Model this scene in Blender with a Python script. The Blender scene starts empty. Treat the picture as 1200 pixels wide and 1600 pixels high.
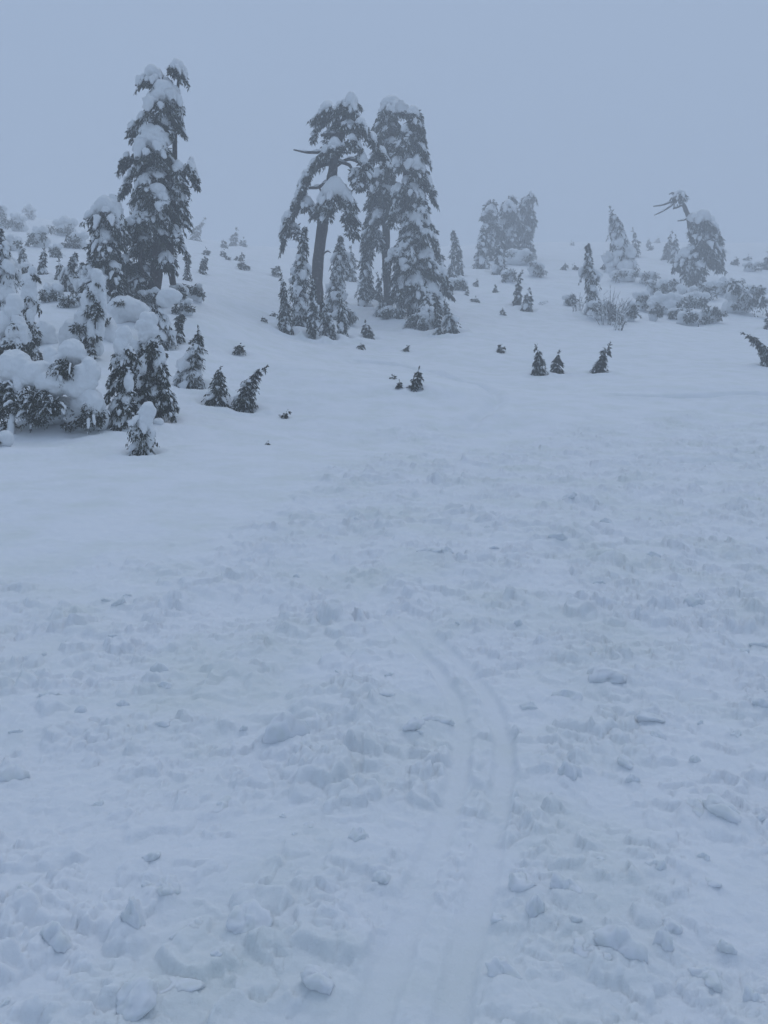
import bpy, math, random
import numpy as np

# ------------------------------------------------------------------ camera, sky, sun, exposure
S = bpy.context.scene
COL = S.collection
R_ = math.radians
F = 1209.0            # focal length of the phone camera in photo pixels (1200 x 1600)
EYE = 1.6             # eye height above the snow at the photographer's feet

cam_d = bpy.data.cameras.new('camera')
cam_d.sensor_fit = 'VERTICAL'
cam_d.sensor_height = 36.0
cam_d.lens = 36.0 * F / 1600.0
cam_d.clip_start, cam_d.clip_end = 0.05, 2000
cam = bpy.data.objects.new('camera', cam_d)
cam.location = (0, 0, EYE)
cam.rotation_euler = (R_(90), 0, 0)
COL.objects.link(cam)
S.camera = cam

SUN_EL, SUN_AZ = 66.0, 20.0          # veiled sun, high and ahead; azimuth measured from +Y towards +X
w = bpy.data.worlds.new('World')
S.world = w
w.use_nodes = True
nt = w.node_tree
nt.nodes.clear()
sky = nt.nodes.new('ShaderNodeTexSky')
sky.sky_type = 'NISHITA'
sky.sun_disc = False
sky.sun_elevation = R_(SUN_EL)
sky.sun_rotation = R_(SUN_AZ)
sky.dust_density = 4.0
cloud = nt.nodes.new('ShaderNodeMix')
cloud.data_type = 'RGBA'
cloud.inputs[0].default_value = 0.93            # a thick even cloud layer leaves little of the clear sky
cloud.inputs[7].default_value = (3.48, 4.64, 6.58, 1)
bg = nt.nodes.new('ShaderNodeBackground')
bg.inputs['Strength'].default_value = 0.1
wo = nt.nodes.new('ShaderNodeOutputWorld')
nt.links.new(sky.outputs[0], cloud.inputs[6])
nt.links.new(cloud.outputs[2], bg.inputs['Color'])
nt.links.new(bg.outputs[0], wo.inputs['Surface'])

sd = bpy.data.lights.new('sun', 'SUN')
sd.energy = 0.66
sd.angle = R_(40)
sd.color = (1.0, 0.99, 0.97)
so = bpy.data.objects.new('sun', sd)
so.rotation_euler = (R_(90 - SUN_EL), 0, R_(180 - SUN_AZ))
so.location = (0, 40, 60)
COL.objects.link(so)

S.view_settings.view_transform = 'Standard'
S.view_settings.look = 'None'
S.view_settings.exposure = 0.0
S.view_settings.gamma = 1.0
S.view_settings.use_curve_mapping = False
S.render.engine = 'CYCLES'
S.cycles.max_bounces = 6
S.cycles.diffuse_bounces = 3
S.cycles.volume_bounces = 3
S.cycles.use_denoising = True

rng = np.random.default_rng(7)

# ------------------------------------------------------------------ materials
def principled(name, rough=0.6, spec=0.3):
    m = bpy.data.materials.new(name)
    m.use_nodes = True
    p = m.node_tree.nodes['Principled BSDF']
    p.inputs['Roughness'].default_value = rough
    p.inputs['Specular IOR Level'].default_value = spec
    return m, m.node_tree, p

def noise_ramp(t, scale, stops, detail=5, coord='Object', rough=0.6):
    co = t.nodes.new('ShaderNodeTexCoord')
    n = t.nodes.new('ShaderNodeTexNoise')
    n.inputs['Scale'].default_value = scale
    n.inputs['Detail'].default_value = detail
    n.inputs['Roughness'].default_value = rough
    t.links.new(co.outputs[coord], n.inputs['Vector'])
    r = t.nodes.new('ShaderNodeValToRGB')
    e = r.color_ramp.elements
    e[0].position, e[0].color = stops[0][0], (*stops[0][1], 1)
    e[1].position, e[1].color = stops[-1][0], (*stops[-1][1], 1)
    for pos, c in stops[1:-1]:
        x = e.new(pos)
        x.color = (*c, 1)
    t.links.new(n.outputs['Fac'], r.inputs['Fac'])
    return n, r

def bump(t, p, layers, dist):
    co = t.nodes.new('ShaderNodeTexCoord')
    prev = None
    for sc, amt in layers:
        n = t.nodes.new('ShaderNodeTexNoise')
        n.inputs['Scale'].default_value = sc
        n.inputs['Detail'].default_value = 5
        n.inputs['Roughness'].default_value = 0.65
        t.links.new(co.outputs['Object'], n.inputs['Vector'])
        b = t.nodes.new('ShaderNodeBump')
        b.inputs['Strength'].default_value = amt
        b.inputs['Distance'].default_value = dist / sc
        t.links.new(n.outputs['Fac'], b.inputs['Height'])
        if prev:
            t.links.new(prev.outputs[0], b.inputs['Normal'])
        prev = b
    t.links.new(prev.outputs[0], p.inputs['Normal'])

M = {}
m, t, p = principled('slope_snow', 0.75, 0.15)
n, r = noise_ramp(t, 0.9, [(0.33, (0.68, 0.72, 0.72)), (0.55, (0.735, 0.765, 0.80)), (0.7, (0.755, 0.78, 0.815))], 8)
t.links.new(r.outputs[0], p.inputs['Base Color'])
at = t.nodes.new('ShaderNodeAttribute'); at.attribute_name = 'crumble'
mr = t.nodes.new('ShaderNodeMapRange')
mr.inputs['To Min'].default_value = 0.05; mr.inputs['To Max'].default_value = 0.22
t.links.new(at.outputs['Fac'], mr.inputs['Value'])
bump(t, p, [(7, 0.5), (19, 0.6), (47, 0.5)], 0.62)
for q in t.nodes:
    if q.type == 'BUMP': t.links.new(mr.outputs[0], q.inputs['Strength'])
p.inputs['Subsurface Weight'].default_value = 0.8
p.inputs['Subsurface Radius'].default_value = (1, 1, 1)
p.inputs['Subsurface Scale'].default_value = 0.010
M['snow'] = m
M['chunk'] = m
m, t, p = principled('pillow_snow', 0.7, 0.15)
n, r = noise_ramp(t, 2.5, [(0.3, (0.75, 0.775, 0.785)), (0.7, (0.79, 0.81, 0.825))], 5)
t.links.new(r.outputs[0], p.inputs['Base Color'])
bump(t, p, [(6, 0.4), (25, 0.3)], 0.4)
M['pillow'] = m
m, t, p = principled('frosted_sprays', 0.8, 0.1)
n, r = noise_ramp(t, 6, [(0.30, (0.30, 0.33, 0.31)), (0.5, (0.80, 0.82, 0.83))], 4)
t.links.new(r.outputs[0], p.inputs['Base Color'])
M['frost'] = m
m, t, p = principled('hemlock_needles', 0.7, 0.2)
n, r = noise_ramp(t, 3, [(0.3, (0.024, 0.027, 0.016)), (0.55, (0.042, 0.046, 0.025)), (0.75, (0.072, 0.068, 0.034))], 6)
t.links.new(r.outputs[0], p.inputs['Base Color'])
M['needle'] = m
m, t, p = principled('hemlock_bark', 0.9, 0.1)
n, r = noise_ramp(t, 5, [(0.3, (0.030, 0.024, 0.022)), (0.55, (0.065, 0.052, 0.046)), (0.62, (0.09, 0.075, 0.068)), (0.74, (0.40, 0.41, 0.42))], 8)
t.links.new(r.outputs[0], p.inputs['Base Color'])
bump(t, p, [(8, 0.8), (30, 0.6)], 1.0)
M['bark'] = m

# ------------------------------------------------------------------ numpy noise
def _hash(ix, iy, seed):
    h = (ix.astype(np.int64) * 374761393 + iy.astype(np.int64) * 668265263 + seed * 974634777) & 0xFFFFFFFF
    h = ((h ^ (h >> 13)) * 1274126177) & 0xFFFFFFFF
    return (h ^ (h >> 16)) & 0xFFFF

_ANG = np.arange(65536) * (2 * math.pi / 65536)
_GC, _GS = np.cos(_ANG), np.sin(_ANG)
def perlin(x, y, seed=0):
    x0, y0 = np.floor(x), np.floor(y)
    fx, fy = x - x0, y - y0
    u = fx * fx * fx * (fx * (fx * 6 - 15) + 10)
    v = fy * fy * fy * (fy * (fy * 6 - 15) + 10)
    def g(ox, oy):
        h = _hash(x0 + ox, y0 + oy, seed)
        return _GC[h] * (fx - ox) + _GS[h] * (fy - oy)
    a = g(0, 0); b = g(1, 0); c = g(0, 1); d = g(1, 1)
    return 1.5 * ((a + (b - a) * u) * (1 - v) + (c + (d - c) * u) * v)

def fbm(x, y, seed, octs=3, gain=0.5):
    s, a = 0, 1.0
    for k in range(octs):
        s = s + a * perlin(x * 2.03 ** k, y * 2.03 ** k, seed + 17 * k)
        a *= gain
    return s

def sm(a, b, x):
    q = np.clip((x - a) / (b - a), 0, 1)
    return q * q * (3 - 2 * q)

def noise3(p, seed):
    """cheap smooth noise of 3-D points: sums of sines in fixed random directions"""
    g = np.random.default_rng(seed)
    out = np.zeros(len(p))
    for k in range(7):
        d = g.normal(size=3)
        out += np.sin(p @ d * (0.8 + 0.35 * k) + g.uniform(0, 6.28)) / (1 + 0.35 * k)
    return out / 3.0

# ------------------------------------------------------------------ terrain: a snow slope steepening away from the viewer
# height tables by bearing: (bearing as photo column, [(photo row, metres ahead), ...])
TAB = [
    (-250, [(690, 19), (640, 22), (600, 25), (540, 29), (480, 35), (420, 52), (370, 85), (348, 118), (338, 165)]),
    (0,    [(690, 19), (640, 22), (600, 25), (540, 29), (480, 35), (420, 52), (370, 85), (348, 118), (336, 165)]),
    (150,  [(700, 19), (640, 22.5), (600, 25.5), (540, 30), (480, 37), (430, 52), (385, 85), (358, 125), (348, 175)]),
    (280,  [(700, 19.5), (640, 24), (590, 28.5), (530, 34), (470, 42), (430, 56), (400, 84), (378, 130), (370, 185)]),
    (420,  [(700, 20.5), (640, 25.5), (590, 30.5), (530, 43), (480, 56), (435, 76), (405, 110), (392, 150), (385, 205)]),
    (560,  [(700, 21), (640, 26.5), (600, 31), (560, 42), (525, 57), (480, 72), (440, 92), (412, 125), (398, 170), (390, 225)]),
    (700,  [(700, 21), (640, 27), (600, 33), (560, 44), (520, 60), (480, 74), (435, 96), (405, 132), (391, 180), (383, 240)]),
    (850,  [(700, 21), (640, 28), (585, 40), (540, 55), (500, 72), (460, 90), (420, 115), (395, 150), (383, 200), (377, 260)]),
    (1100, [(700, 21), (640, 28), (580, 42), (540, 58), (510, 75), (470, 94), (430, 115), (400, 150), (386, 200), (379, 260)]),
    (1450, [(700, 21), (640, 28), (580, 42), (540, 58), (510, 75), (470, 94), (430, 115), (400, 150), (386, 200), (379, 260)]),
]
NEAR = [(0.0, 0.0), (1.2, 0.045), (2.3, 0.11), (4.0, 0.285), (6.2, 0.58), (8.4, 0.92), (12.0, 1.6)]
YG = np.arange(-80, 440.01, 0.25)
UC = np.array([(c - 600) / F for c, _ in TAB])
ZC = []
for c, rows in TAB:
    yy = [-80, -10] + [a for a, b in NEAR] + [y for r, y in rows]
    zz = [-12, -0.7] + [b for a, b in NEAR] + [EYE + y * (800 - r) / F for r, y in rows]
    yy += [yy[-1] + 15, 440]
    zz += [zz[-1] + 15 * 0.2, zz[-1] + 15 * 0.2 + (440 - yy[-2]) * 0.05]
    ZC.append(np.interp(YG, yy, zz))
UF = np.linspace(UC[0], UC[-1], 181)
ZC = np.array(ZC)
ZF = np.array([[0.0]])
ZF = np.stack([np.interp(UF, UC, ZC[:, k]) for k in range(len(YG))], axis=1)
def gsm(a, sg, ax):
    k = np.exp(-0.5 * (np.arange(-int(3 * sg), int(3 * sg) + 1) / sg) ** 2); k /= k.sum()
    r = len(k) // 2
    pad = [(0, 0), (0, 0)]; pad[ax] = (r, r)
    b = np.pad(a, pad, mode='edge')
    return np.apply_along_axis(lambda q: np.convolve(q, k, mode='valid'), ax, b)
ZN = gsm(ZF, 2.0, 1)          # near the viewer keep the profile tight
ZS = gsm(gsm(ZF, 7.0, 1), 5.0, 0)
mix = sm(9, 20, YG)[None, :]
ZF = ZN * (1 - mix) + ZS * mix

MOUNDS = []                   # (x, y, radius, height) drifts
def base_h(x, y):
    x = np.asarray(x, float); y = np.asarray(y, float)
    u = x / np.maximum(y, 6.0)
    fu = np.clip((u - UF[0]) / (UF[-1] - UF[0]) * 180, 0, 179.999)
    fy = np.clip((y - YG[0]) / 0.25, 0, len(YG) - 1.001)
    iu = fu.astype(int); iy = fy.astype(int)
    fu = fu - iu; fy = fy - iy
    z = (ZF[iu, iy] * (1 - fu) + ZF[iu + 1, iy] * fu) * (1 - fy) + (ZF[iu, iy + 1] * (1 - fu) + ZF[iu + 1, iy + 1] * fu) * fy
    far = sm(12, 30, y)
    z = z + far * 0.30 * fbm(x / 9.0, y / 9.0, 3, 2) + (0.02 + 0.06 * far) * fbm(x / 2.6, y / 2.6, 11, 2)
    for mx, my, mr, mh in MOUNDS:
        z = z + mh * np.exp(-((x - mx) ** 2 + (y - my) ** 2) / (mr * mr))
    return z

_YS = 1.3 * 1.0035 ** np.arange(1540)
def hit(px, py):
    """ground point on the bearing of a photo pixel"""
    u, tt = (px - 600) / F, (800 - py) / F
    d = base_h(u * _YS, _YS) - (EYE + tt * _YS)
    k = np.nonzero((d[1:] >= 0) & (d[:-1] < 0))[0]
    if len(k) == 0:
        y = 150.0
    else:
        k = k[0]; y = _YS[k] + (_YS[k + 1] - _YS[k]) * (-d[k]) / (d[k + 1] - d[k])
    return np.array([u * y, y, float(base_h(u * y, y))])

def at_depth(px, y):
    x = (px - 600) / F * y
    return np.array([x, y, float(base_h(x, y))])

# the reach of the avalanche debris, by bearing
DEB = np.array([((c - 600) / F, hit(c, r)[1]) for c, r in
                [(-200, 905), (0, 890), (150, 860), (330, 845), (440, 780), (500, 715), (560, 690), (700, 662), (850, 648), (1000, 640), (1200, 628), (1400, 625)]])
def debris(x, y):
    u = x / np.maximum(y, 1.0)
    yb = np.interp(u, DEB[:, 0], DEB[:, 1])
    q = y / yb + 0.16 * fbm(x / 2.2, y / 2.2, 41, 3)
    return 1 - sm(0.72, 1.08, q)

def catmull(P, n=10):
    P = np.array(P, float)
    P = np.vstack([2 * P[0] - P[1], P, 2 * P[-1] - P[-2]])
    out = []
    for i in range(1, len(P) - 2):
        for k in range(n):
            s = k / n
            out.append(0.5 * (2 * P[i] + (P[i + 1] - P[i - 1]) * s + (2 * P[i - 1] - 5 * P[i] + 4 * P[i + 1] - P[i + 2]) * s * s
                              + (3 * P[i] - P[i - 1] - 3 * P[i + 1] + P[i + 2]) * s ** 3))
    out.append(P[-2])
    return np.array(out)

SKI = catmull([hit(a, b)[:2] for a, b in [(628, 1690), (640, 1600), (665, 1500), (697, 1400), (727, 1300), (749, 1220), (753, 1150), (735, 1090), (700, 1040), (650, 992), (595, 948), (545, 908), (505, 882)]], 5)
FAR_TRACKS = [catmull([hit(a, b)[:2] for a, b in L], 4) for L in (
    [(560, 566), (600, 568), (650, 577), (700, 590), (750, 603), (770, 611), (776, 626), (764, 640), (744, 653), (736, 666)],
    [(965, 618), (1030, 620), (1100, 620), (1200, 617)],
    [(1060, 722), (1130, 720), (1200, 716)],
    [(345, 389), (385, 394), (432, 403)])]

def seg_dist(x, y, P):
    best = np.full(x.shape, 1e9); side = np.zeros(x.shape)
    for a, b in zip(P[:-1], P[1:]):
        d = b - a; L2 = d @ d + 1e-9
        q = np.clip(((x - a[0]) * d[0] + (y - a[1]) * d[1]) / L2, 0, 1)
        ex, ey = x - a[0] - q * d[0], y - a[1] - q * d[1]
        r = ex * ex + ey * ey
        mk = r < best
        best = np.where(mk, r, best)
        side = np.where(mk, d[0] * ey - d[1] * ex, side)
    return np.sqrt(best) * np.sign(side)

def near_poly(x, y, P, pad):
    return np.nonzero((x > P[:, 0].min() - pad) & (x < P[:, 0].max() + pad) & (y > P[:, 1].min() - pad) & (y < P[:, 1].max() + pad))[0]

def clods(x, y, cell, seed, share):
    """broken angular clods: one per grid cell, tilted flat tops, irregular outlines"""
    wx = x + cell * 0.34 * perlin(x / (cell * 0.55), y / (cell * 0.55), seed + 1) + cell * 0.12 * perlin(x / (cell * 0.2), y / (cell * 0.2), seed + 3)
    wy = y + cell * 0.34 * perlin(x / (cell * 0.55), y / (cell * 0.55), seed + 2) + cell * 0.12 * perlin(x / (cell * 0.2), y / (cell * 0.2), seed + 4)
    gx, gy = np.floor(wx / cell), np.floor(wy / cell)
    best = np.zeros(x.shape)
    for ox in (-1, 0, 1):
        for oy in (-1, 0, 1):
            cx, cy = gx + ox, gy + oy
            h1 = _hash(cx, cy, seed + 5) / 65536.0; h2 = _hash(cx, cy, seed + 6) / 65536.0; h3 = _hash(cx, cy, seed + 7) / 65536.0
            h4 = _hash(cx, cy, seed + 8) / 65536.0; h5 = _hash(cx, cy, seed + 9) / 65536.0
            dx = wx / cell - cx - 0.15 - 0.7 * h1; dy = wy / cell - cy - 0.15 - 0.7 * h2
            r = 0.22 + 0.42 * h3 ** 2
            d2 = (dx * dx + dy * dy) / (r * r)
            top = (0.6 + (h4 - 0.5) * 1.5 * dx / r + (h5 - 0.7) * 1.1 * dy / r)
            e = np.minimum(np.clip(1.25 * (1 - d2), 0, 1) ** 0.7, np.maximum(top, 0.1)) * r * (h4 < share)
            best = np.maximum(best, e * (0.5 + 0.9 * h5))
    return best * cell

# lumps of avalanche snow one could point at: (photo x, photo row, width, height, shape, label)
HERO = [  # x, y, w, h (photo), shape
    (250, 1051, 32, 24, 0, 'round pale lump alone left of the debris middle'),
    (885, 1208, 34, 34, 1, 'rounded lump right of the ski track, level with its bend'),
    (446, 1150, 56, 60, 2, 'big broken block standing left of the ski track'),
    (478, 1172, 28, 22, 3, 'small lump leaning on the big broken block'),
    (676, 1118, 46, 32, 4, 'flat long lump beside the left edge of the ski track'),
    (940, 1055, 60, 30, 1, 'wide low lump highest among the big ones on the right'),
    (1135, 1265, 64, 46, 6, 'broad lump near the right edge below the wide low one'),
    (1085, 1262, 38, 24, 7, 'low lump touching the broad one near the right edge'),
    (888, 1388, 42, 42, 8, 'rounded block right of the ski track, lower down'),
    (833, 1420, 34, 42, 0, 'pointed block below left of the rounded block'),
    (780, 1433, 22, 24, 3, 'small block between ski track and pointed block'),
    (968, 1480, 66, 56, 2, 'big block in the lower right debris'),
    (925, 1490, 44, 34, 5, 'lump leaning on the big block in the lower right debris'),
    (1038, 1468, 30, 46, 1, 'tall lump right of the big lower block'),
    (1136, 1476, 28, 28, 6, 'sharp little peak of snow near the right edge'),
    (782, 1520, 48, 38, 7, 'rounded lump right of the ski track near our feet'),
    (1104, 1516, 46, 38, 4, 'sloping lump low in the right debris'),
    (1184, 1562, 32, 46, 8, 'lump at the bottom right corner'),
    (815, 1376, 44, 48, 3, 'crumbly lump right of the ski track'),
    (207, 1440, 40, 76, 1, 'tall pointed fin of snow in the lower left'),
    (258, 1382, 38, 48, 5, 'leaning lump above right of the pointed fin'),
    (386, 1440, 62, 42, 6, 'broad mound-like lump in the lower left middle'),
    (298, 1443, 46, 26, 7, 'flat lump between the fin and the broad mound'),
    (275, 1532, 60, 28, 4, 'long low lump near the bottom left'),
    (210, 1572, 64, 44, 6, 'wide lump at the bottom left of the picture'),
    (22, 1205, 58, 36, 0, 'big lump cut by the left edge'),
    (346, 1255, 38, 28, 8, 'medium lump left of the debris middle'),
    (40, 1394, 28, 26, 3, 'small round lump low at the left edge'),
    (564, 1310, 32, 28, 1, 'small lump left of the ski track'),
    (502, 1532, 58, 44, 6, 'broad lump left of the ski track near our feet'),
    (88, 1470, 46, 46, 2, 'rounded lump left of the pointed fin'),
    (600, 1370, 34, 22, 0, 'low lump touching the left ski rut'),
    (1022, 1355, 26, 32, 8, 'pointed little lump beyond the big lower block'),
    (1015, 1120, 34, 24, 3, 'small lump below the wide low one'),
    (980, 1190, 30, 22, 6, 'small lump right of the rounded one by the bend'),
    (830, 1105, 26, 18, 1, 'little lump right of the track bend'),
    (600, 1085, 34, 24, 5, 'little lump inside the bend of the track'),
    (80, 1090, 40, 20, 7, 'low lump high in the left debris'),
]
SH = 'anonymous clod of broken snow among the avalanche debris'
LUMPS = []
for x, y, ww, hh, k, lab in HERO:
    P = hit(x, y + hh * 0.3); sc = P[1] / F
    LUMPS.append((k, P[0], P[1], ww * sc * 0.56, max(hh * sc * 0.58, 0.03), lab))
while len(LUMPS) < len(HERO) + 64:
    u = rng.uniform(-0.54, 0.54); y = math.exp(rng.uniform(math.log(2.2), math.log(13)))
    if rng.uniform() > debris(np.array([u * y]), np.array([y]))[0]: continue
    if abs(seg_dist(np.array([u * y]), np.array([y]), SKI)[0]) < 0.28: continue
    sz = float(np.clip(0.0085 * y * rng.lognormal(0, 0.38), 0.02, 0.13))
    LUMPS.append((int(rng.integers(9)), u * y, y, sz * rng.uniform(0.8, 1.15), sz * rng.uniform(0.6, 0.95), SH))

def full_h(x, y):
    """the snow surface with clods, ruts and wind ripples"""
    x = np.asarray(x, float); y = np.asarray(y, float)
    z = base_h(x, y)
    db = debris(x, y)
    big = fbm(x / 1.1, y / 1.1, 5, 2)
    patch = sm(-0.6, 0.4, fbm(x / 1.7, y / 1.5, 31, 3))
    patch2 = sm(-0.5, 0.5, fbm(x / 0.9, y / 0.9, 33, 2))
    det = 0.060 * big + 0.010 * perlin(x / 0.3, y / 0.3, 21)
    k = np.nonzero(db > 0.02)[0] if db.ndim else None
    if k is not None and len(k):
        xk, yk = x[k], y[k]
        c = 0.32 * clods(xk, yk, 0.62, 201, 0.5) * (0.3 + 0.7 * patch[k]) + 0.68 * clods(xk, yk, 0.27, 301, 0.75) * (0.25 + 0.75 * patch[k]) + 0.92 * clods(xk, yk, 0.125, 401, 0.8) * (0.2 + 0.8 * patch2[k])
        n_ = yk < 9
        c[n_] += 0.75 * clods(xk[n_], yk[n_], 0.055, 501, 0.7) * patch2[k][n_]
        c += 0.010 * fbm(xk / 0.11, yk / 0.11, 23, 3, 0.6)
        det[k] += c
    det = det * (0.66 + 0.34 * sm(2, 8, y))
    soft = 0.012 * fbm(x / 0.5, y / 0.35, 51, 3) + 0.008 * perlin(x / 0.12, y / 0.1, 52)
    d = det * db + soft * (1 - db) * 1.2
    # the skin track: two smooth ruts
    i = near_poly(x, y, SKI, 1.0)
    if len(i):
        q = seg_dist(x[i], y[i], SKI)
        rut = np.exp(-((np.abs(q + 0.012 * perlin(x[i] / 0.3, y[i] / 0.3, 71)) - 0.112 + 0.009 * perlin(x[i] / 0.1, y[i] / 0.1, 73)) / 0.062) ** 6)
        mid = np.exp(-(q / 0.30) ** 4)
        fd = np.clip((1 - 0.7 * sm(4.5, 8.0, y[i])) * (0.9 + 0.25 * perlin(x[i] / 0.5, y[i] / 0.5, 72)), 0, 1.1)
        d[i] = d[i] * (1 - 0.88 * rut * np.clip(fd, 0, 1)) - 0.033 * rut * fd
    for T in FAR_TRACKS:
        i = near_poly(x, y, T, 1.5)
        if len(i):
            q = seg_dist(x[i], y[i], T)
            d[i] -= 0.17 * np.exp(-(q / 0.22) ** 2) - 0.05 * np.exp(-((np.abs(q) - 0.5) / 0.2) ** 2)
    # snow banked up round the half-buried lumps
    for k, lx, ly, sx, sz, lab in LUMPS:
        i = np.nonzero((np.abs(x - lx) < 2.6 * sx) & (np.abs(y - ly) < 2.6 * sx))[0]
        if len(i):
            rr = np.hypot(x[i] - lx, y[i] - ly + 0.28 * sx) / sx * (1 + 0.22 * perlin(x[i] / (0.7 * sx), y[i] / (0.7 * sx), 95))
            d[i] = d[i] * (1 - 0.4 * np.exp(-rr ** 4)) + 0.50 * sz * np.exp(-(rr / 1.3) ** 3)
    return z + d

# ------------------------------------------------------------------ mesh helpers
def mesh_obj(name, verts, quads, mats, parent=None, idx=None, smooth=True):
    me = bpy.data.meshes.new(name)
    V = np.ascontiguousarray(verts, np.float32); Q = np.ascontiguousarray(quads, np.int32)
    me.vertices.add(len(V)); me.vertices.foreach_set('co', V.ravel())
    me.loops.add(Q.size); me.loops.foreach_set('vertex_index', Q.ravel())
    me.polygons.add(len(Q))
    me.polygons.foreach_set('loop_start', np.arange(0, Q.size, 4, dtype=np.int32))
    for mm in mats:
        me.materials.append(mm)
    if idx is not None:
        me.polygons.foreach_set('material_index', np.ascontiguousarray(idx, np.int32))
    me.polygons.foreach_set('use_smooth', np.full(len(Q), smooth))
    me.update(calc_edges=True)
    o = bpy.data.objects.new(name, me)
    COL.objects.link(o)
    if parent is not None:
        o.parent = parent
    return o

def tag(o, label, cat, group=None):
    o['label'] = label; o['category'] = cat
    if group: o['group'] = group
    return o

def empty(name, loc, label, cat, group=None):
    o = bpy.data.objects.new(name, None)
    o.empty_display_size = 0.3
    o.location = [float(q) for q in loc]
    COL.objects.link(o)
    return tag(o, label, cat, group)

class Acc:
    """collects quads of several shapes into one mesh"""
    def __init__(s): s.v = []; s.q = []; s.m = []; s.n = 0
    def add(s, v, q, mi=0):
        if len(v) == 0: return
        s.v.append(v); s.q.append(q + s.n); s.n += len(v)
        s.m.append(np.full(len(q), mi) if np.isscalar(mi) else mi)
    def obj(s, name, mats, parent=None):
        if not s.v: return None
        return mesh_obj(name, np.vstack(s.v), np.vstack(s.q), mats, parent, np.concatenate(s.m))

def grid_quads(nu, nv):
    """closed in v, open in u: nu rings of nv vertices"""
    i = np.arange(nu - 1)[:, None]; j = np.arange(nv)[None, :]
    a = i * nv + j; b = i * nv + (j + 1) % nv
    return np.stack([a, b, b + nv, a + nv], -1).reshape(-1, 4)

def ball_quads(nu, nv):
    return grid_quads(nu, nv)[:, ::-1]

def norm(v):
    return v / np.maximum(np.linalg.norm(v, axis=-1, keepdims=True), 1e-9)

def tube(P, rad, nv=7, wob=0.0, g=None):
    P = np.asarray(P, float); rad = np.asarray(rad, float)
    T = norm(np.gradient(P, axis=0))
    ref = np.where(np.abs(T[:, 2:3]) > 0.9, np.array([[1.0, 0, 0]]), np.array([[0, 0, 1.0]]))
    A = norm(np.cross(T, ref)); B = np.cross(T, A)
    a = np.arange(nv) * 2 * math.pi / nv
    rr = rad[:, None] * (1 + (wob * g.normal(size=(len(P), nv)) if wob else 0))
    V = P[:, None, :] + rr[..., None] * (np.cos(a)[None, :, None] * A[:, None, :] + np.sin(a)[None, :, None] * B[:, None, :])
    V = np.concatenate([np.repeat(P[:1], nv, 0)[None], V, np.repeat(P[-1:], nv, 0)[None]], 0)
    return V.reshape(-1, 3), grid_quads(len(P) + 2, nv)

def kites(base, d, ln, wd, g):
    n = len(base)
    sd_ = norm(np.cross(d, g.normal(size=(n, 3))))
    mid = base + d * (ln * 0.45)[:, None]
    s_ = sd_ * (wd * 0.5)[:, None]
    V = np.stack([base, mid + s_, base + d * ln[:, None], mid - s_], 1).reshape(-1, 3)
    return V, np.arange(4 * n).reshape(-1, 4)

def lump(c, rx, ry, rz, nu, nv, g, rough=0.15):
    th = np.linspace(0, math.pi, nu)[:, None]; ph = np.arange(nv)[None, :] * 2 * math.pi / nv
    D = np.stack([np.sin(th) * np.cos(ph), np.sin(th) * np.sin(ph), np.cos(th) * np.ones_like(ph)], -1).reshape(-1, 3)
    k = 1 + rough * noise3(D * 2.2 + g.uniform(-20, 20, 3), int(g.integers(1e6)))
    return np.asarray(c) + D * k[:, None] * np.array([rx, ry, rz]), ball_quads(nu, nv)

def spine_of(p0, az, L, rise, drop):
    o = np.array([math.cos(az), math.sin(az), 0.0])
    def f(tt):
        tt = np.asarray(tt, float)[:, None]
        return np.asarray(p0)[None, :] + o * (L * (tt * (1.25 - 0.25 * tt))) + np.array([0, 0, 1.0]) * (rise * 4 * tt * (1 - tt) * 0.6 - drop * tt ** 1.7)
    return f, o

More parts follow.
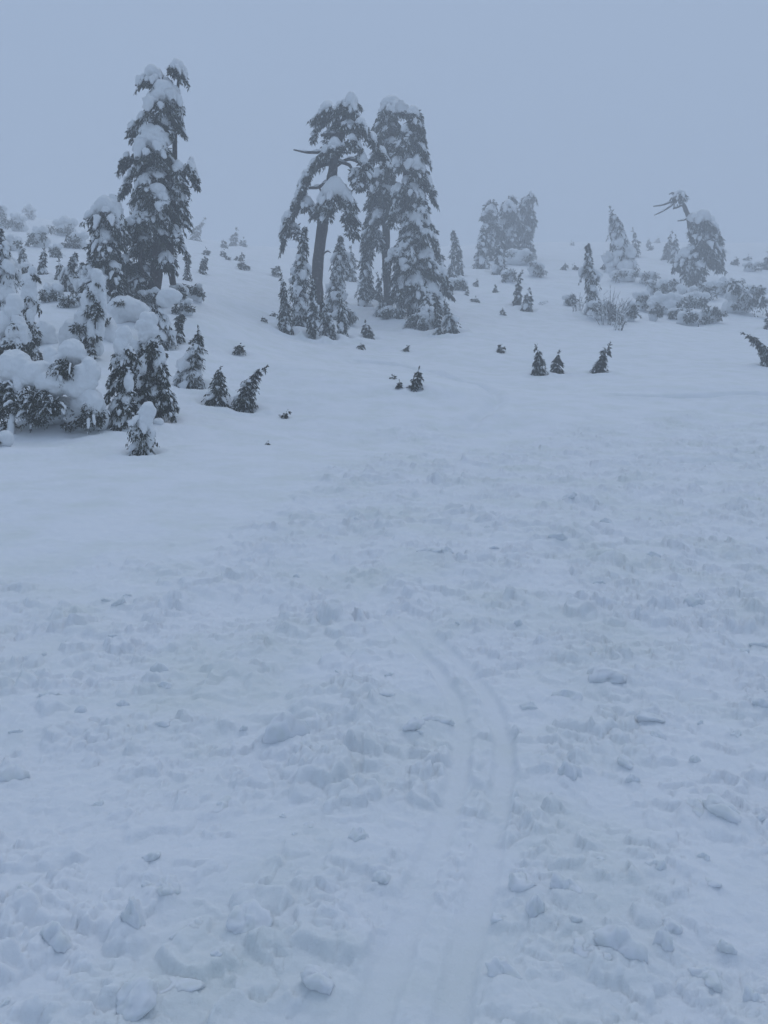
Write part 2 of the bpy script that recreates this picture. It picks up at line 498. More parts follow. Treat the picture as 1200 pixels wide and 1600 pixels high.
def finger(fol, sno, g, p, d, Ls, wf, n, kl, snow, droop, nu=6, nv=7, frost=0.08, thick=1.0):
    """one hanging spray of needles, with the strip of snow lying along its back"""
    d = np.asarray(d, float)
    def f(q):
        q = np.asarray(q, float)[:, None]
        return np.asarray(p)[None] + d[None] * (Ls * q) - np.array([0, 0, 1.0]) * (Ls * droop * (0.25 * q + 0.75 * q * q))
    q = g.uniform(0, 1.0, n)
    C = f(q)
    T = norm(d[None] - np.array([0, 0, 1.0]) * (droop * (0.25 + 1.5 * q))[:, None])
    sv = norm(np.cross(T, np.array([[0, 0, 1.0]])) + 1e-6)
    w_ = wf * np.sqrt(np.clip(np.sin(math.pi * (0.12 + 0.80 * q)), 0.02, 1))
    la = g.uniform(-1, 1, n)
    dn = g.uniform(0, 1, n)
    base = C + sv * (la * w_)[:, None] - np.array([0, 0, 1.0]) * (dn * w_ * 0.9)[:, None]
    dr = norm(T * g.uniform(0.3, 1.0, n)[:, None] + sv * (la * g.uniform(0.2, 0.9, n))[:, None] - np.array([0, 0, 1.0]) * g.uniform(0.1, 0.8, n)[:, None] + g.normal(size=(n, 3)) * 0.22)
    ln = kl * g.uniform(0.6, 1.4, n)
    V, Q = kites(base, dr, ln, ln * g.uniform(0.20, 0.36, n), g)
    fol.add(V, Q, (g.uniform(0, 1, n) < frost + 0.32 * min(snow, 1.0) * (1 - dn) ** 2).astype(int))
    if snow <= 0.02: return
    e = np.linspace(0, min(0.98, 0.58 + 0.4 * snow) * g.uniform(0.8, 1.05), nu)
    P = f(e)
    T = norm(np.gradient(P, axis=0))
    A = norm(np.cross(T, np.array([[0, 0, 1.0]])) + 1e-6); N = np.cross(A, T)
    pr = np.clip(np.sin(math.pi * np.linspace(0.02, 0.98, nu)), 0, 1) ** 0.38 * wf * (0.60 + 0.42 * snow) * g.uniform(0.6, 1.15) * (1 + 0.22 * g.normal(size=nu)).clip(0.5, 1.5)
    a = np.arange(nv) * 2 * math.pi / nv + g.uniform(0, 1)
    sa = np.sin(a)
    V = P[:, None] + pr[:, None, None] * (np.cos(a)[None, :, None] * A[:, None] + (np.where(sa > 0, sa * 0.8 * thick, sa * 0.45))[None, :, None] * N[:, None])
    V = V + g.normal(size=V.shape) * (0.13 * pr)[:, None, None] + N[:, None] * (0.42 * pr)[:, None, None]
    sno.add(V.reshape(-1, 3), grid_quads(nu, nv))

def bough(fol, sno, g, p0, az, L, drop, Rw, n, kl, snow, thick=1.0, rise=None, res=(11, 12), nf=8, cover=0.9, cap=True):
    """one drooping bough: hanging sprays into fol, its load of snow into sno"""
    if rise is None: rise = 0.12 * L
    f, o = spine_of(p0, az, L, rise, drop)
    sd_ = np.array([-o[1], o[0], 0.0])
    for k in range(nf):
        tq = (k + g.uniform(0.2, 0.9)) / nf
        la = (1 if k % 2 else -1) * g.uniform(0.15, 1.0) if k < nf - 1 else g.uniform(-0.3, 0.3)
        wd = Rw * math.sqrt(max(0.1, math.sin(math.pi * (0.16 + 0.74 * tq))))
        c = f([tq])[0] + sd_ * la * wd * 0.6
        c[2] -= 0.25 * Rw * la * la
        d = norm(o * (0.35 + 0.65 * tq) + sd_ * la * g.uniform(0.4, 0.9) + np.array([0, 0, -0.15]))
        Lf = Rw * g.uniform(0.45, 1.05)
        finger(fol, sno, g, c, d, Lf, Rw * g.uniform(0.24, 0.42), max(8, n // nf), kl, snow * g.uniform(0.2, 1.15) if g.uniform() < 0.85 else 0, g.uniform(0.5, 1.6), thick=thick)
    # needles filling the underside
    n2 = n // 2
    tt = g.uniform(0.05, 0.95, n2); la = g.uniform(-1, 1, n2)
    base = f(tt) + sd_ * (la * Rw * 0.75)[:, None]
    base[:, 2] -= Rw * (0.1 + 0.3 * la * la + 0.45 * g.uniform(0, 1, n2))
    dr = norm(o * g.uniform(-0.2, 0.6, n2)[:, None] + sd_ * (la * 0.5)[:, None] + np.array([0, 0, -1.0]) * g.uniform(0.3, 1.2, n2)[:, None] + g.normal(size=(n2, 3)) * 0.3)
    ln = kl * g.uniform(0.7, 1.5, n2)
    V, Q = kites(base, dr, ln, ln * g.uniform(0.22, 0.38, n2), g)
    fol.add(V, Q, (g.uniform(0, 1, n2) < 0.04).astype(int))
    if snow <= 0 or not cap: return
    # the main snow load, lobed and uneven at its rim
    nu, nv = res
    t2 = np.linspace(-0.06, cover, nu)
    P = f(t2)
    T = norm(np.gradient(P, axis=0))
    N = np.cross(T, np.repeat(sd_[None], nu, 0)); N = N * np.where(N[:, 2:3] < 0, -1, 1)
    prof = np.sqrt(np.clip(np.sin(math.pi * np.linspace(0.0, 1, nu)), 0, 1)) * (0.75 + 0.3 * np.linspace(0, 1, nu))
    a = np.arange(nv) * 2 * math.pi / nv
    ca, sa = np.cos(a), np.sin(a)
    hgt = np.where(sa > 0, sa * 0.68 * thick, sa * 0.25)
    V = P[:, None] + (prof[:, None] * Rw)[..., None] * (ca[None, :, None] * 0.88 * sd_[None, None] + hgt[None, :, None] * N[:, None])
    V[..., 2] -= 0.5 * Rw * (ca[None, :] ** 2) * prof[:, None] * g.uniform(0.5, 1.3)
    V = V.reshape(-1, 3)
    ctr = np.repeat(P, nv, 0)
    k = noise3(V * (1.7 / Rw) + g.uniform(-9, 9, 3), int(g.integers(1e6))) * 0.24 + noise3(V * (4.2 / Rw), int(g.integers(1e6))) * 0.13
    V = ctr + (V - ctr) * (1 + k)[:, None]
    edge = np.tile(np.abs(ca) ** 3, nu)
    V[:, 2] -= edge * Rw * 0.25 * np.clip(noise3(V * (6.0 / Rw), int(g.integers(1e6))), -0.3, 1.2)
    V[:, 2] += 0.10 * Rw
    sno.add(V, grid_quads(nu, nv))

# ------------------------------------------------------------------ list of the young trees (also used for the hollows in the snow round them)
G1, G2, G3, G4 = 'saplings poking out of the open snow', 'small trees round the central hemlocks', 'small trees fading on the upper slope', 'snow-laden trees of the near left thicket'
YT = [
    # x, base row, height, width, snow, label, options
    (222, 708, 72, 40, 0.6, 'small tree under a tall rounded snow hat, standing in front of the thicket', dict(name='snow_hatted_tree', group=G4, prof='column', bend=4, top_cap=[(233, 640, 26, 26), (229, 658, 24, 40), (214, 672, 16, 36), (236, 678, 14, 44)], dens=1.2)),
    (337, 630, 62, 36, 0.3, 'dark pointed sapling just left of the hook-tipped one', dict(bend=10, group=G1, dens=1.2)),
    (378, 638, 78, 34, 0.25, 'dark sapling whose tip hooks over to the right', dict(bend=44, nod=0.10, group=G1, dens=1.2)),
    (443, 653, 16, 15, 0.05, 'tiny dark sprig poking from smooth snow below the hook-tipped sapling', dict(bend=8, group=G1)),
    (418, 695, 6, 8, 0.0, 'tiniest twig tip just showing through the smooth snow', dict(group=G1)),
    (372, 553, 21, 26, 0.1, 'tiny spreading fir alone on the smooth bank between thicket and hemlocks', dict(group=G1, bend=3)),
    (299, 602, 94, 42, 0.6, 'snow-flecked young tree with its tip leaning right, beside the thicket', dict(name='young_tree', bend=16, group=G4)),
    (275, 534, 44, 26, 0.4, 'small dark young tree behind the snow-capped thicket tree', dict(name='young_tree', bend=9, prof='ragged', group=G4)),
    (252, 540, 60, 44, 0.6, 'low dark tree crowned by a round snow ball at the foot of the tallest hemlock', dict(name='snow_capped_tree', prof='column', group=G4, top_cap=[(267, 463, 38, 27), (258, 470, 26, 22)], dens=1.2)),
    (8, 524, 166, 40, 0.85, 'snow-plastered tree with a thin dark leader at the left edge', dict(name='snow_plastered_tree', prof='column', group=G4, top_cap=[(6, 402, 20, 26), (0, 425, 24, 34), (14, 432, 20, 44), (4, 458, 34, 36), (20, 462, 16, 40)])),
    (136, 470, 72, 28, 1.0, 'white bushy tree left of the stout hemlock skirts', dict(name='young_tree', group=G3, prof='column')),
    (92, 436, 32, 14, 0.9, 'small faded spire left of the narrow pair behind the thicket', dict(name='young_tree', group=G3)),
    (36, 412, 34, 16, 0.9, 'small faded tree beside the left edge tree, on the bank', dict(name='young_tree', group=G3)),
    (180, 500, 52, 24, 0.8, 'small white tree under the stout hemlock, behind the snow cushion', dict(name='young_tree', group=G4, prof='column')),
    (105, 455, 60, 24, 0.9, 'narrow snowy tree behind the thicket, left of a pair', dict(name='young_tree', group=G3, prof='column')),
    (123, 466, 58, 22, 0.9, 'narrow snowy tree behind the thicket, right of a pair', dict(name='young_tree', group=G3, prof='column')),
    (66, 428, 44, 15, 0.9, 'thin faded spire on the bank behind the left thicket', dict(name='young_tree', group=G3)),
    (293, 440, 44, 14, 0.8, 'thin snowy spire just right of the tallest hemlock foot', dict(name='young_tree', group=G3, prof='ragged')),
    (315, 428, 27, 16, 0.6, 'small bent snowy spire right of the tallest hemlock', dict(name='young_tree', group=G3, prof='ragged', bend=4)),
    (304, 368, 36, 17, 0.5, 'faded spire bowing to the right behind the tallest hemlock', dict(name='young_tree', group=G3, bend=16)),
    (350, 388, 17, 11, 0.5, 'faint stub of a tree on the ridge, left of three', dict(name='young_tree', group=G3)),
    (364, 385, 30, 14, 0.5, 'faint leaning spire on the ridge, tallest of three', dict(name='young_tree', group=G3, bend=5)),
    (380, 386, 17, 11, 0.5, 'faint stub of a tree on the ridge, right of three', dict(name='young_tree', group=G3)),
    (322, 398, 13, 13, 0.3, 'faint dark tuft on the bank right of the tallest hemlock', dict(group=G3)),
    (348, 402, 16, 10, 0.2, 'little upright sapling heading the row of four on the upper bank', dict(group=G3)),
    (356, 406, 9, 11, 0.2, 'low tuft touching the upright sapling on the upper bank', dict(group=G3)),
    (372, 408, 16, 18, 0.2, 'sapling arching to the right on the upper bank', dict(group=G3, bend=9)),
    (379, 421, 15, 22, 0.2, 'wide low sapling closest to us on the upper bank', dict(group=G3, bend=6)),
    (431, 431, 17, 21, 0.2, 'round grey-green tuft just left of the leaning hemlock crown', dict(group=G3, prof='dome')),
    (448, 520, 100, 22, 0.6, 'thin snowy tree at the left end of the central hemlock group', dict(name='young_tree', group=G2)),
    (469, 512, 160, 32, 0.65, 'tall snowy column left of the bare dark trunk', dict(name='young_tree', group=G2, prof='column')),
    (488, 531, 92, 17, 0.65, 'narrow snow-clotted tree touching the left of the bare dark trunk', dict(name='young_tree', group=G2, prof='column')),
    (522, 490, 122, 30, 0.7, 'white snowy column just behind the bare dark trunk', dict(name='young_tree', group=G2, prof='column')),
    (514, 530, 72, 24, 0.6, 'short snowy tree touching the right of the bare dark trunk', dict(name='young_tree', group=G2)),
    (535, 526, 76, 22, 0.7, 'short white tree second to the right from the bare dark trunk', dict(name='young_tree', group=G2)),
    (567, 482, 195, 24, 0.65, 'very tall slender snowy spire between the two dark hemlock crowns', dict(name='young_tree', group=G2, prof='column')),
    (547, 440, 56, 22, 0.75, 'faded white tree in the gap behind the leaning hemlock', dict(name='young_tree', group=G2)),
    (581, 472, 52, 16, 0.5, 'faded tree left of the straight trunk foot', dict(name='young_tree', group=G2)),
    (593, 474, 50, 14, 0.6, 'faded thin tree touching the straight trunk foot', dict(name='young_tree', group=G2)),
    (596, 496, 27, 22, 0.7, 'low snowy tree in front of the straight trunk', dict(name='young_tree', group=G2, prof='dome')),
    (627, 502, 44, 12, 0.6, 'stubby snow-wrapped stem before the broad hemlock', dict(name='young_tree', group=G2, prof='column')),
    (576, 528, 28, 20, 0.5, 'small snow-flecked tree alone on the bank between both dark trunks', dict(name='young_tree', group=G2)),
    (686, 526, 66, 13, 0.35, 'dark thin stem at the right foot of the broad hemlock', dict(name='young_tree', group=G2, bend=-8, prof='column')),
    (703, 520, 54, 28, 0.6, 'short snowy tree at the right end of the central hemlock group', dict(name='young_tree', group=G2, bend=-6)),
    (669, 512, 58, 36, 0.7, 'snow-heavy young tree under the broad hemlock skirts', dict(name='young_tree', group=G2)),
    (694, 460, 70, 24, 0.7, 'faded snowy tree behind the broad hemlock, right side', dict(name='young_tree', group=G3)),
    (718, 432, 72, 17, 0.65, 'tall isolated hazy spire right of the broad hemlock', dict(name='young_tree', group=G3, prof='column')),
    (687, 432, 62, 14, 0.6, 'hazy spire close against the broad hemlock, right side', dict(name='young_tree', group=G3)),
    (706, 434, 42, 13, 0.6, 'short hazy spire bowed left, beside the tall isolated one', dict(name='young_tree', group=G3, bend=5)),
    (412, 503, 9, 11, 0.1, 'tiny dark tuft left of the central hemlock group', dict(group=G1)),
    (426, 495, 12, 10, 0.1, 'tiny upright tuft touching the central hemlock group, left side', dict(group=G1)),
    (564, 546, 13, 13, 0.1, 'tiny dark tuft below the central hemlocks, left of two', dict(group=G1)),
    (634, 549, 12, 14, 0.1, 'tiny dark tuft below the central hemlocks, right of two', dict(group=G1)),
    (649, 607, 35, 19, 0.2, 'dark sapling leaning right beside the long curved track', dict(group=G1, bend=9, dens=1.3)),
    (622, 607, 16, 13, 0.2, 'short dark tuft left of the sapling by the curved track', dict(group=G1)),
    (614, 592, 7, 8, 0.2, 'tiny tuft in a scuffed patch above the short tuft', dict(group=G1)),
    (782, 551, 19, 16, 0.2, 'small lone sapling midway on the open slope', dict(group=G1, bend=3)),
    (842, 585, 46, 20, 0.45, 'upright dark sapling, taller of the close pair', dict(group=G1, dens=1.3)),
    (870, 583, 36, 19, 0.2, 'upright dark sapling, shorter of the close pair', dict(group=G1, dens=1.3)),
    (934, 583, 48, 22, 0.25, 'dark sapling leaning steeply right on the open slope', dict(group=G1, bend=22, dens=1.3)),
    (808, 478, 57, 14, 0.35, 'needle-thin dark spire above the open slope', dict(name='young_tree', group=G3)),
    (823, 485, 35, 19, 0.5, 'stocky snowy sapling beside the needle-thin spire', dict(group=G3, bend=6)),
    (785, 492, 13, 10, 0.2, 'tiny cone-shaped sapling below the far middle clump', dict(group=G3)),
    (742, 472, 10, 11, 0.2, 'tiny low tuft right of the central group on the bank', dict(group=G3)),
    (743, 448, 17, 8, 0.3, 'tiny upright stem on the bank below the hazy isolated spire', dict(group=G3)),
    (728, 462, 13, 7, 0.3, 'tiny stem nearest the central group on the right bank', dict(group=G3)),
    (774, 457, 15, 8, 0.3, 'tiny upright stem beneath the far middle clump', dict(group=G3)),
    (752, 422, 72, 26, 0.65, 'snowy tree at the left front of the far middle clump', dict(name='young_tree', group=G3)),
    (780, 427, 56, 26, 0.7, 'white pointed tree at the front of the far middle clump', dict(name='young_tree', group=G3)),
    (973, 428, 110, 44, 0.7, 'big white snow-covered spire right of the far middle clump', dict(name='young_tree', group=G3, dens=1.2)),
    (995, 402, 48, 11, 0.4, 'thin hazy spire touching the right of the big white spire', dict(name='young_tree', group=G3)),
    (926, 492, 112, 22, 0.95, 'slender snowy tree bowing its tip left above the twiggy shrubs', dict(name='young_tree', group=G3, bend=-10, prof='column')),
    (895, 384, 11, 7, 0.3, 'faintest tuft on the ridge left of the big white spire', dict(group=G3)),
    (881, 421, 15, 11, 0.4, 'hazy stub left of the bowed one on the upper right slope', dict(group=G3)),
    (901, 422, 13, 11, 0.3, 'hazy bowed sapling on the upper right slope', dict(group=G3, bend=-8)),
    (945, 422, 15, 12, 0.5, 'hazy snowy stub just left of the big white spire', dict(group=G3)),
    (1014, 392, 25, 11, 0.5, 'hazy thin spire between big white spire and dead-topped tree', dict(name='young_tree', group=G3)),
    (1028, 380, 14, 14, 0.5, 'hazy round tuft right of the thin spire', dict(group=G3)),
    (1043, 408, 47, 17, 0.35, 'dark hazy young tree left of the dead-topped hemlock', dict(name='young_tree', group=G3)),
    (1056, 412, 48, 20, 0.6, 'snowier young tree touching the dead-topped hemlock on its left', dict(name='young_tree', group=G3)),
    (1126, 393, 38, 15, 0.6, 'hazy forked young tree right of the dark dead-topped crown', dict(name='young_tree', group=G3)),
    (1149, 414, 19, 10, 0.3, 'hazy upright sapling right of the dead-topped hemlock', dict(group=G3)),
    (1166, 407, 11, 9, 0.3, 'hazy leaning sapling near the right edge, smallest', dict(group=G3, bend=5)),
    (1197, 421, 29, 11, 0.4, 'hazy young tree cut by the right edge on the ridge', dict(name='young_tree', group=G3)),
    (1201, 514, 30, 12, 0.3, 'dark sapling cut by the right edge above the arching one', dict(group=G1)),
    (1206, 574, 66, 24, 0.35, 'arching sapling at the right edge, its tip bowed down to the left', dict(group=G1, bend=-48, nod=0.14, dens=1.3)),
]

# ------------------------------------------------------------------ ground sheet
NR, NC = 1180, 760
y1 = 1.15 * (270 / 1.15) ** (np.arange(NR) / (NR - 1))
yr = np.concatenate([[-60, -40, -25, -15, -9, -5, -3, -1.6, -0.6, 0.2, 0.7], y1, [276, 286, 300, 318, 340, 360, 380]])
s = np.linspace(-0.66, 0.66, NC)
to = (np.arange(1, 31) / 30.0) ** 2.2
wy = np.maximum(yr, 0) + 1.2
xx = s[None, :] * wy[:, None]
xo = 0.66 * wy[:, None] + to[None, :] * (300 - 0.66 * wy[:, None])
X = np.concatenate([-xo[:, ::-1], xx, xo], 1)
Y = np.repeat(yr[:, None], X.shape[1], 1)
Z = full_h(X.ravel(), Y.ravel())
xf, yf = X.ravel(), Y.ravel()
for q in [(r[0], r[1], r[2], r[3]) for r in YT if r[2] > 14] + [(234, 652, 60, 60), (193, 668, 60, 50), (75, 680, 60, 100), (140, 674, 40, 46), (499, 524, 60, 30), (606, 478, 50, 24), (650, 490, 60, 80), (1083, 454, 50, 30)]:
    P = hit(q[0], q[1]); sc = P[1] / F
    rw = max(q[3] * sc * 0.62, 0.12); dw = min(0.09 * q[2] * sc, 0.32)
    i = np.nonzero((np.abs(xf - P[0]) < 4 * rw) & (np.abs(yf - P[1]) < 4 * rw))[0]
    rr = np.hypot(xf[i] - P[0], yf[i] - P[1] + 0.25 * rw) * (1 + 0.18 * perlin(xf[i] / rw, yf[i] / rw, 91)) / rw
    Z[i] += dw * (0.55 * np.exp(-((rr - 1.75) / 0.6) ** 2) - np.exp(-(rr / 1.0) ** 4))
V = np.stack([X.ravel(), Y.ravel(), Z], 1)
nr, nc = X.shape
i = np.arange(nr - 1)[:, None]; j = np.arange(nc - 1)[None, :]
a = i * nc + j
Q = np.stack([a, a + 1, a + nc + 1, a + nc], -1).reshape(-1, 4)
ground = mesh_obj('snow_slope', V, Q, [M['snow']])
ground['kind'] = 'structure'
ca = ground.data.attributes.new('crumble', 'FLOAT', 'POINT')
ca.data.foreach_set('value', (debris(X.ravel(), Y.ravel()) * (0.55 + 0.45 * sm(-0.5, 0.5, fbm(X.ravel() / 0.8, Y.ravel() / 0.8, 35, 2)))).astype(np.float32))
ZMIN, ZMAX = float(Z.min()), float(Z.max())

# ------------------------------------------------------------------ fog
hz0, hz1 = ZMIN - 1.0, max(ZMAX, 34.0) + 1.5
v8 = np.array([(x, y, z) for z in (hz0, hz1) for y in (-62, 382) for x in (-302, 302)], float)
q6 = np.array([(0, 2, 3, 1), (4, 5, 7, 6), (0, 1, 5, 4), (2, 6, 7, 3), (0, 4, 6, 2), (1, 3, 7, 5)])
fm = bpy.data.materials.new('fog_air')
fm.use_nodes = True
t = fm.node_tree
t.nodes.clear()
pv = t.nodes.new('ShaderNodeVolumePrincipled')
pv.inputs['Color'].default_value = (0.925, 0.94, 0.955, 1)
pv.inputs['Density'].default_value = 0.0053
mo = t.nodes.new('ShaderNodeOutputMaterial')
t.links.new(pv.outputs[0], mo.inputs['Volume'])
hz = mesh_obj('haze', v8, q6, [fm], smooth=False)
hz['kind'] = 'stuff'

# ------------------------------------------------------------------ young trees
def axis_curve(h, bend, nod, n=12):
    tt = np.linspace(0, 1, n)
    x = bend * (0.35 * tt + 0.65 * tt ** 2.6)
    z = h * (tt - nod * tt ** 4)
    return tt, np.stack([x, 0 * x, z], 1)

def young_tree(name, px, py, hpx, wpx, snow, label, cat='tree', group=None, bend=0.0, nod=0.0, prof='cone', depth=None, top_cap=None, seed=None, dens=1.0, az=None):
    loc = hit(px, py) if depth is None else at_depth(px, depth)
    sc = loc[1] / F
    h, rad = hpx * sc, wpx * sc / 2
    g = np.random.default_rng(int(px * 131 + py * 7) if seed is None else seed)
    loc[2] -= 0.02 * h
    e = empty(name, loc, label, cat, group)
    if bend == 0: bend = g.uniform(-0.16, 0.18) * hpx
    tt, A = axis_curve(h, bend * sc, nod)
    A[:, 1] += rad * 0.25 * tt ** 2 * g.normal()
    A[:, 0] += rad * 0.22 * np.sin(tt * g.uniform(3, 6) + g.uniform(0, 6)) * tt
    A0 = A * (0.55 if hpx < 26 else 0.9)
    v, q = tube(A0, np.maximum(0.05 * h * (1 - tt) ** 0.8 * 0.5, 0.006), 6)
    mesh_obj('trunk', v, q, [M['bark']], e)
    fol, sno = Acc(), Acc()
    small = hpx < 26
    nb = int(np.clip(hpx * wpx / 30.0 * dens, 9, 130))
    n = int(np.clip((0.75 + 0.6 * snow) * hpx * wpx * dens / nb, 5, 40))
    kl = np.clip((4.6 if small else 5.6) * sc, 0.05, 0.6)
    for k in range(nb):
        f = (k + g.uniform(0, 1)) / nb
        f = f if prof != 'cone' else 1 - math.sqrt(1 - f * 0.985)
        if prof == 'cone': pr = (1 - f) ** 0.8 + 0.08
        elif prof == 'column': pr = min(1.0, 2.6 * (1 - f)) ** 0.8 * (0.85 + 0.15 * math.sin(9 * f + px))
        elif prof == 'ragged': pr = (0.4 + 0.6 * (1 - f)) * (0.75 + 0.4 * math.sin(11 * f + px))
        else: pr = math.sqrt(max(0.05, 1 - f * f))
        L = rad * max(pr, 0.12) * (g.uniform(0.45, 1.15) if g.uniform() > 0.14 else 1.45)
        c = np.array([np.interp(f, tt, A[:, kk]) for kk in range(3)])
        aa = k * 2.399 + g.uniform(-0.6, 0.6)
        dr = np.array([math.cos(aa), math.sin(aa), g.uniform(-0.1, 0.35)])
        wf = L * g.uniform(0.22, 0.36) * (1 + 0.5 * snow)
        if small:
            dr = np.array([math.cos(aa) * 0.8, math.sin(aa) * 0.8, g.uniform(0.3, 1.0)]); wf = L * g.uniform(0.2, 0.3)
            c = c * np.array([1, 1, 0.75])
        sn = snow * g.uniform(0.4, 1.3) if g.uniform() < min(0.95, snow * 1.35) else 0
        p0 = c + np.array([0, 0, 0.25 * L + h * 0.02]) + dr * L * 0.05
        finger(fol, sno, g, p0, dr, L, wf, n, kl, sn, g.uniform(0.45, 1.0) + (0.8 * snow if snow > 0.5 else 0.1), nu=5 if small else 6, nv=6 if small else 7, frost=0.05 + 0.12 * snow, thick=0.6 + 0.6 * snow)
    # leader
    tipd = norm(A[-1] - A[-3])
    n2 = (1 if hpx < 20 else 4) + int(hpx / 5)
    b0 = A[-1] - tipd * g.uniform(0.02 if hpx > 26 else 0.25, 0.18 if hpx > 26 else 0.5, n2)[:, None] * h
    v, q = kites(b0, norm(tipd[None] * 0.8 + g.normal(size=(n2, 3)) * 0.55), kl * g.uniform(0.5, 1.1, n2), kl * 0.3 * np.ones(n2), g)
    fol.add(v, q, 0)
    if top_cap:
        hat = Acc()
        for cx, cy, cw, ch in top_cap:
            v, q = lump(((cx - px) * sc, -0.22 * rad, (py - cy) * sc), cw * sc / 2, cw * sc / 2, ch * sc / 2, 12, 16, g, 0.14)
            hat.add(v, q)
        fuse(hat.obj('snow_cap', [M['pillow']], e), max(min(q[2] for q in top_cap) * sc / 14, 0.03), 8)
    o = fol.obj('crown', [M['needle'], M['frost']], e)
    o2 = sno.obj('snow_cover', [M['pillow']], e)
    for q in (o, o2):
        if q: q['kind'] = 'stuff'
    return e

# ------------------------------------------------------------------ snow-buried shrubs
def fuse(o, vox, it=6):
    m1 = o.modifiers.new('fuse', 'REMESH'); m1.mode = 'VOXEL'; m1.voxel_size = vox; m1.use_smooth_shade = True
    m2 = o.modifiers.new('soften', 'SMOOTH'); m2.factor = 0.6; m2.iterations = it
    for ns, st in ((9 * vox, 4.5 * vox), (3.2 * vox, 0.9 * vox)):
        tx = bpy.data.textures.new('unevenness', 'CLOUDS'); tx.noise_scale = ns; tx.noise_depth = 2
        m3 = o.modifiers.new('unevenness', 'DISPLACE'); m3.texture = tx; m3.texture_coords = 'GLOBAL'; m3.strength = st; m3.mid_level = 0.5

def needle_patch(acc, g, c, rx, ry, rz, n, kl, frost=0.22):
    P = norm(g.normal(size=(n, 3))) * (g.uniform(0, 1, n) ** 0.4)[:, None]
    base = np.asarray(c) + P * np.array([rx, ry, rz])
    d = norm(P * 0.8 + np.array([0, -0.25, -0.55]) + g.normal(size=(n, 3)) * 0.55)
    ln = kl * g.uniform(0.6, 1.4, n)
    v, q = kites(base, d, ln, ln * g.uniform(0.22, 0.4, n), g)
    acc.add(v, q, (g.uniform(0, 1, n) < frost).astype(int))

def buried_shrub(name, px, py, pillows, patches, label, group=None, depth=None, seed=1, stems=(), frost=0.10):
    """pillows and patches: (photo x, photo y, width, height[, metres towards the viewer])"""
    loc = hit(px, py) if depth is None else at_depth(px, depth)
    sc = loc[1] / F
    g = np.random.default_rng(seed)
    e = empty(name, loc, label, 'shrub', group)
    sno, fol, spr = Acc(), Acc(), Acc()
    wmin = min(q[2] for q in pillows)
    for q in pillows:
        x, y, ww, hh = q[:4]; fd = q[4] if len(q) > 4 else 0.0
        v, qd = lump(((x - px) * sc, -fd, (py - y) * sc), ww * sc * 0.56, ww * sc * 0.5, hh * sc * 0.57, 12, 16, g, 0.16)
        sno.add(v, qd)
    o = sno.obj('snow_pillow', [M['pillow']], e)
    fuse(o, max(wmin * sc / 14, 0.032), 12)
    for q in patches:
        x, y, ww, hh = q[:4]; fd = q[4] if len(q) > 4 else 0.25
        c0 = np.array([(x - px) * sc, -fd, (py - y) * sc])
        needle_patch(fol, g, c0, ww * sc * 0.42, ww * sc * 0.36, hh * sc * 0.42, int(np.clip(0.7 * ww * hh, 20, 1200)), float(np.clip(5.2 * sc, 0.05, 0.3)), frost)
        for _ in range(int(np.clip(ww * hh / 50, 3, 44))):
            p = c0 + np.array([g.uniform(-0.45, 0.45) * ww * sc, g.uniform(-0.3, 0.1) * ww * sc, g.uniform(-0.3, 0.5) * hh * sc])
            dv = norm(np.array([g.normal() * 0.8, -abs(g.normal()) * 0.8, g.uniform(-0.3, 0.4)]))
            Lf = float(min(ww, hh, 24) * sc * g.uniform(0.35, 0.75))
            finger(fol, spr, g, p, dv, Lf, Lf * g.uniform(0.16, 0.27), 14, float(np.clip(4.4 * sc, 0.05, 0.3)), g.uniform(0, 0.9) if g.uniform() < 0.6 else 0, g.uniform(0.5, 1.6))
    o = fol.obj('foliage', [M['needle'], M['frost']], e)
    if o: o['kind'] = 'stuff'
    o = spr.obj('snow_cover', [M['pillow']], e)
    if o: o['kind'] = 'stuff'
    for pts, r0 in stems:
        P = np.array([((a - px) * sc, -d_, (py - b) * sc) for a, b, d_ in pts])
        v, qd = tube(catmull(P, 4), np.linspace(r0, r0 * 0.6, (len(P) - 1) * 4 + 1), 6)
        mesh_obj('stem', v, qd, [M['frost']], e)
    return e

def auto_shrub(name, px, py, ww, hh, label, group=None, snow=0.6, depth=None, seed=None):
    g = np.random.default_rng(int(px * 17 + py) if seed is None else seed)
    pil, pat = [], []
    nb = 3 + int(ww / 16)
    for k in range(nb):
        x = px + ww * (-0.36 + 0.72 * (k + 0.5) / nb) + g.uniform(-2, 2)
        s_ = 1 - abs(x - px) / ww
        bw = ww / nb * g.uniform(1.2, 1.9)
        y = py - hh * (0.45 + 0.35 * snow * s_ + g.uniform(-0.12, 0.12))
        pil.append((x, y, bw, min(bw, hh) * g.uniform(0.7, 1.0), g.uniform(-0.2, 0.25)))
    pil.append((px, py - hh * 0.25, ww * 0.7, hh * 0.6 * (0.4 + snow), -0.15 * ww * hit(px, py)[1] / F if depth is None else 0))
    npz = 4 + int((1 - snow) * 7)
    sc = (hit(px, py)[1] if depth is None else depth) / F
    for k in range(npz):
        pw = ww * g.uniform(0.18, 0.36)
        pat.append((px + ww * g.uniform(-0.42, 0.42), py - hh * g.uniform(0.05, 0.75 - 0.3 * snow), pw, min(pw, hh * 0.5) * g.uniform(0.7, 1.2), ww * sc * g.uniform(0.15, 0.42)))
    return buried_shrub(name, px, py, pil, pat, label, group, depth, seed=int(px + 3 * py), frost=0.22)

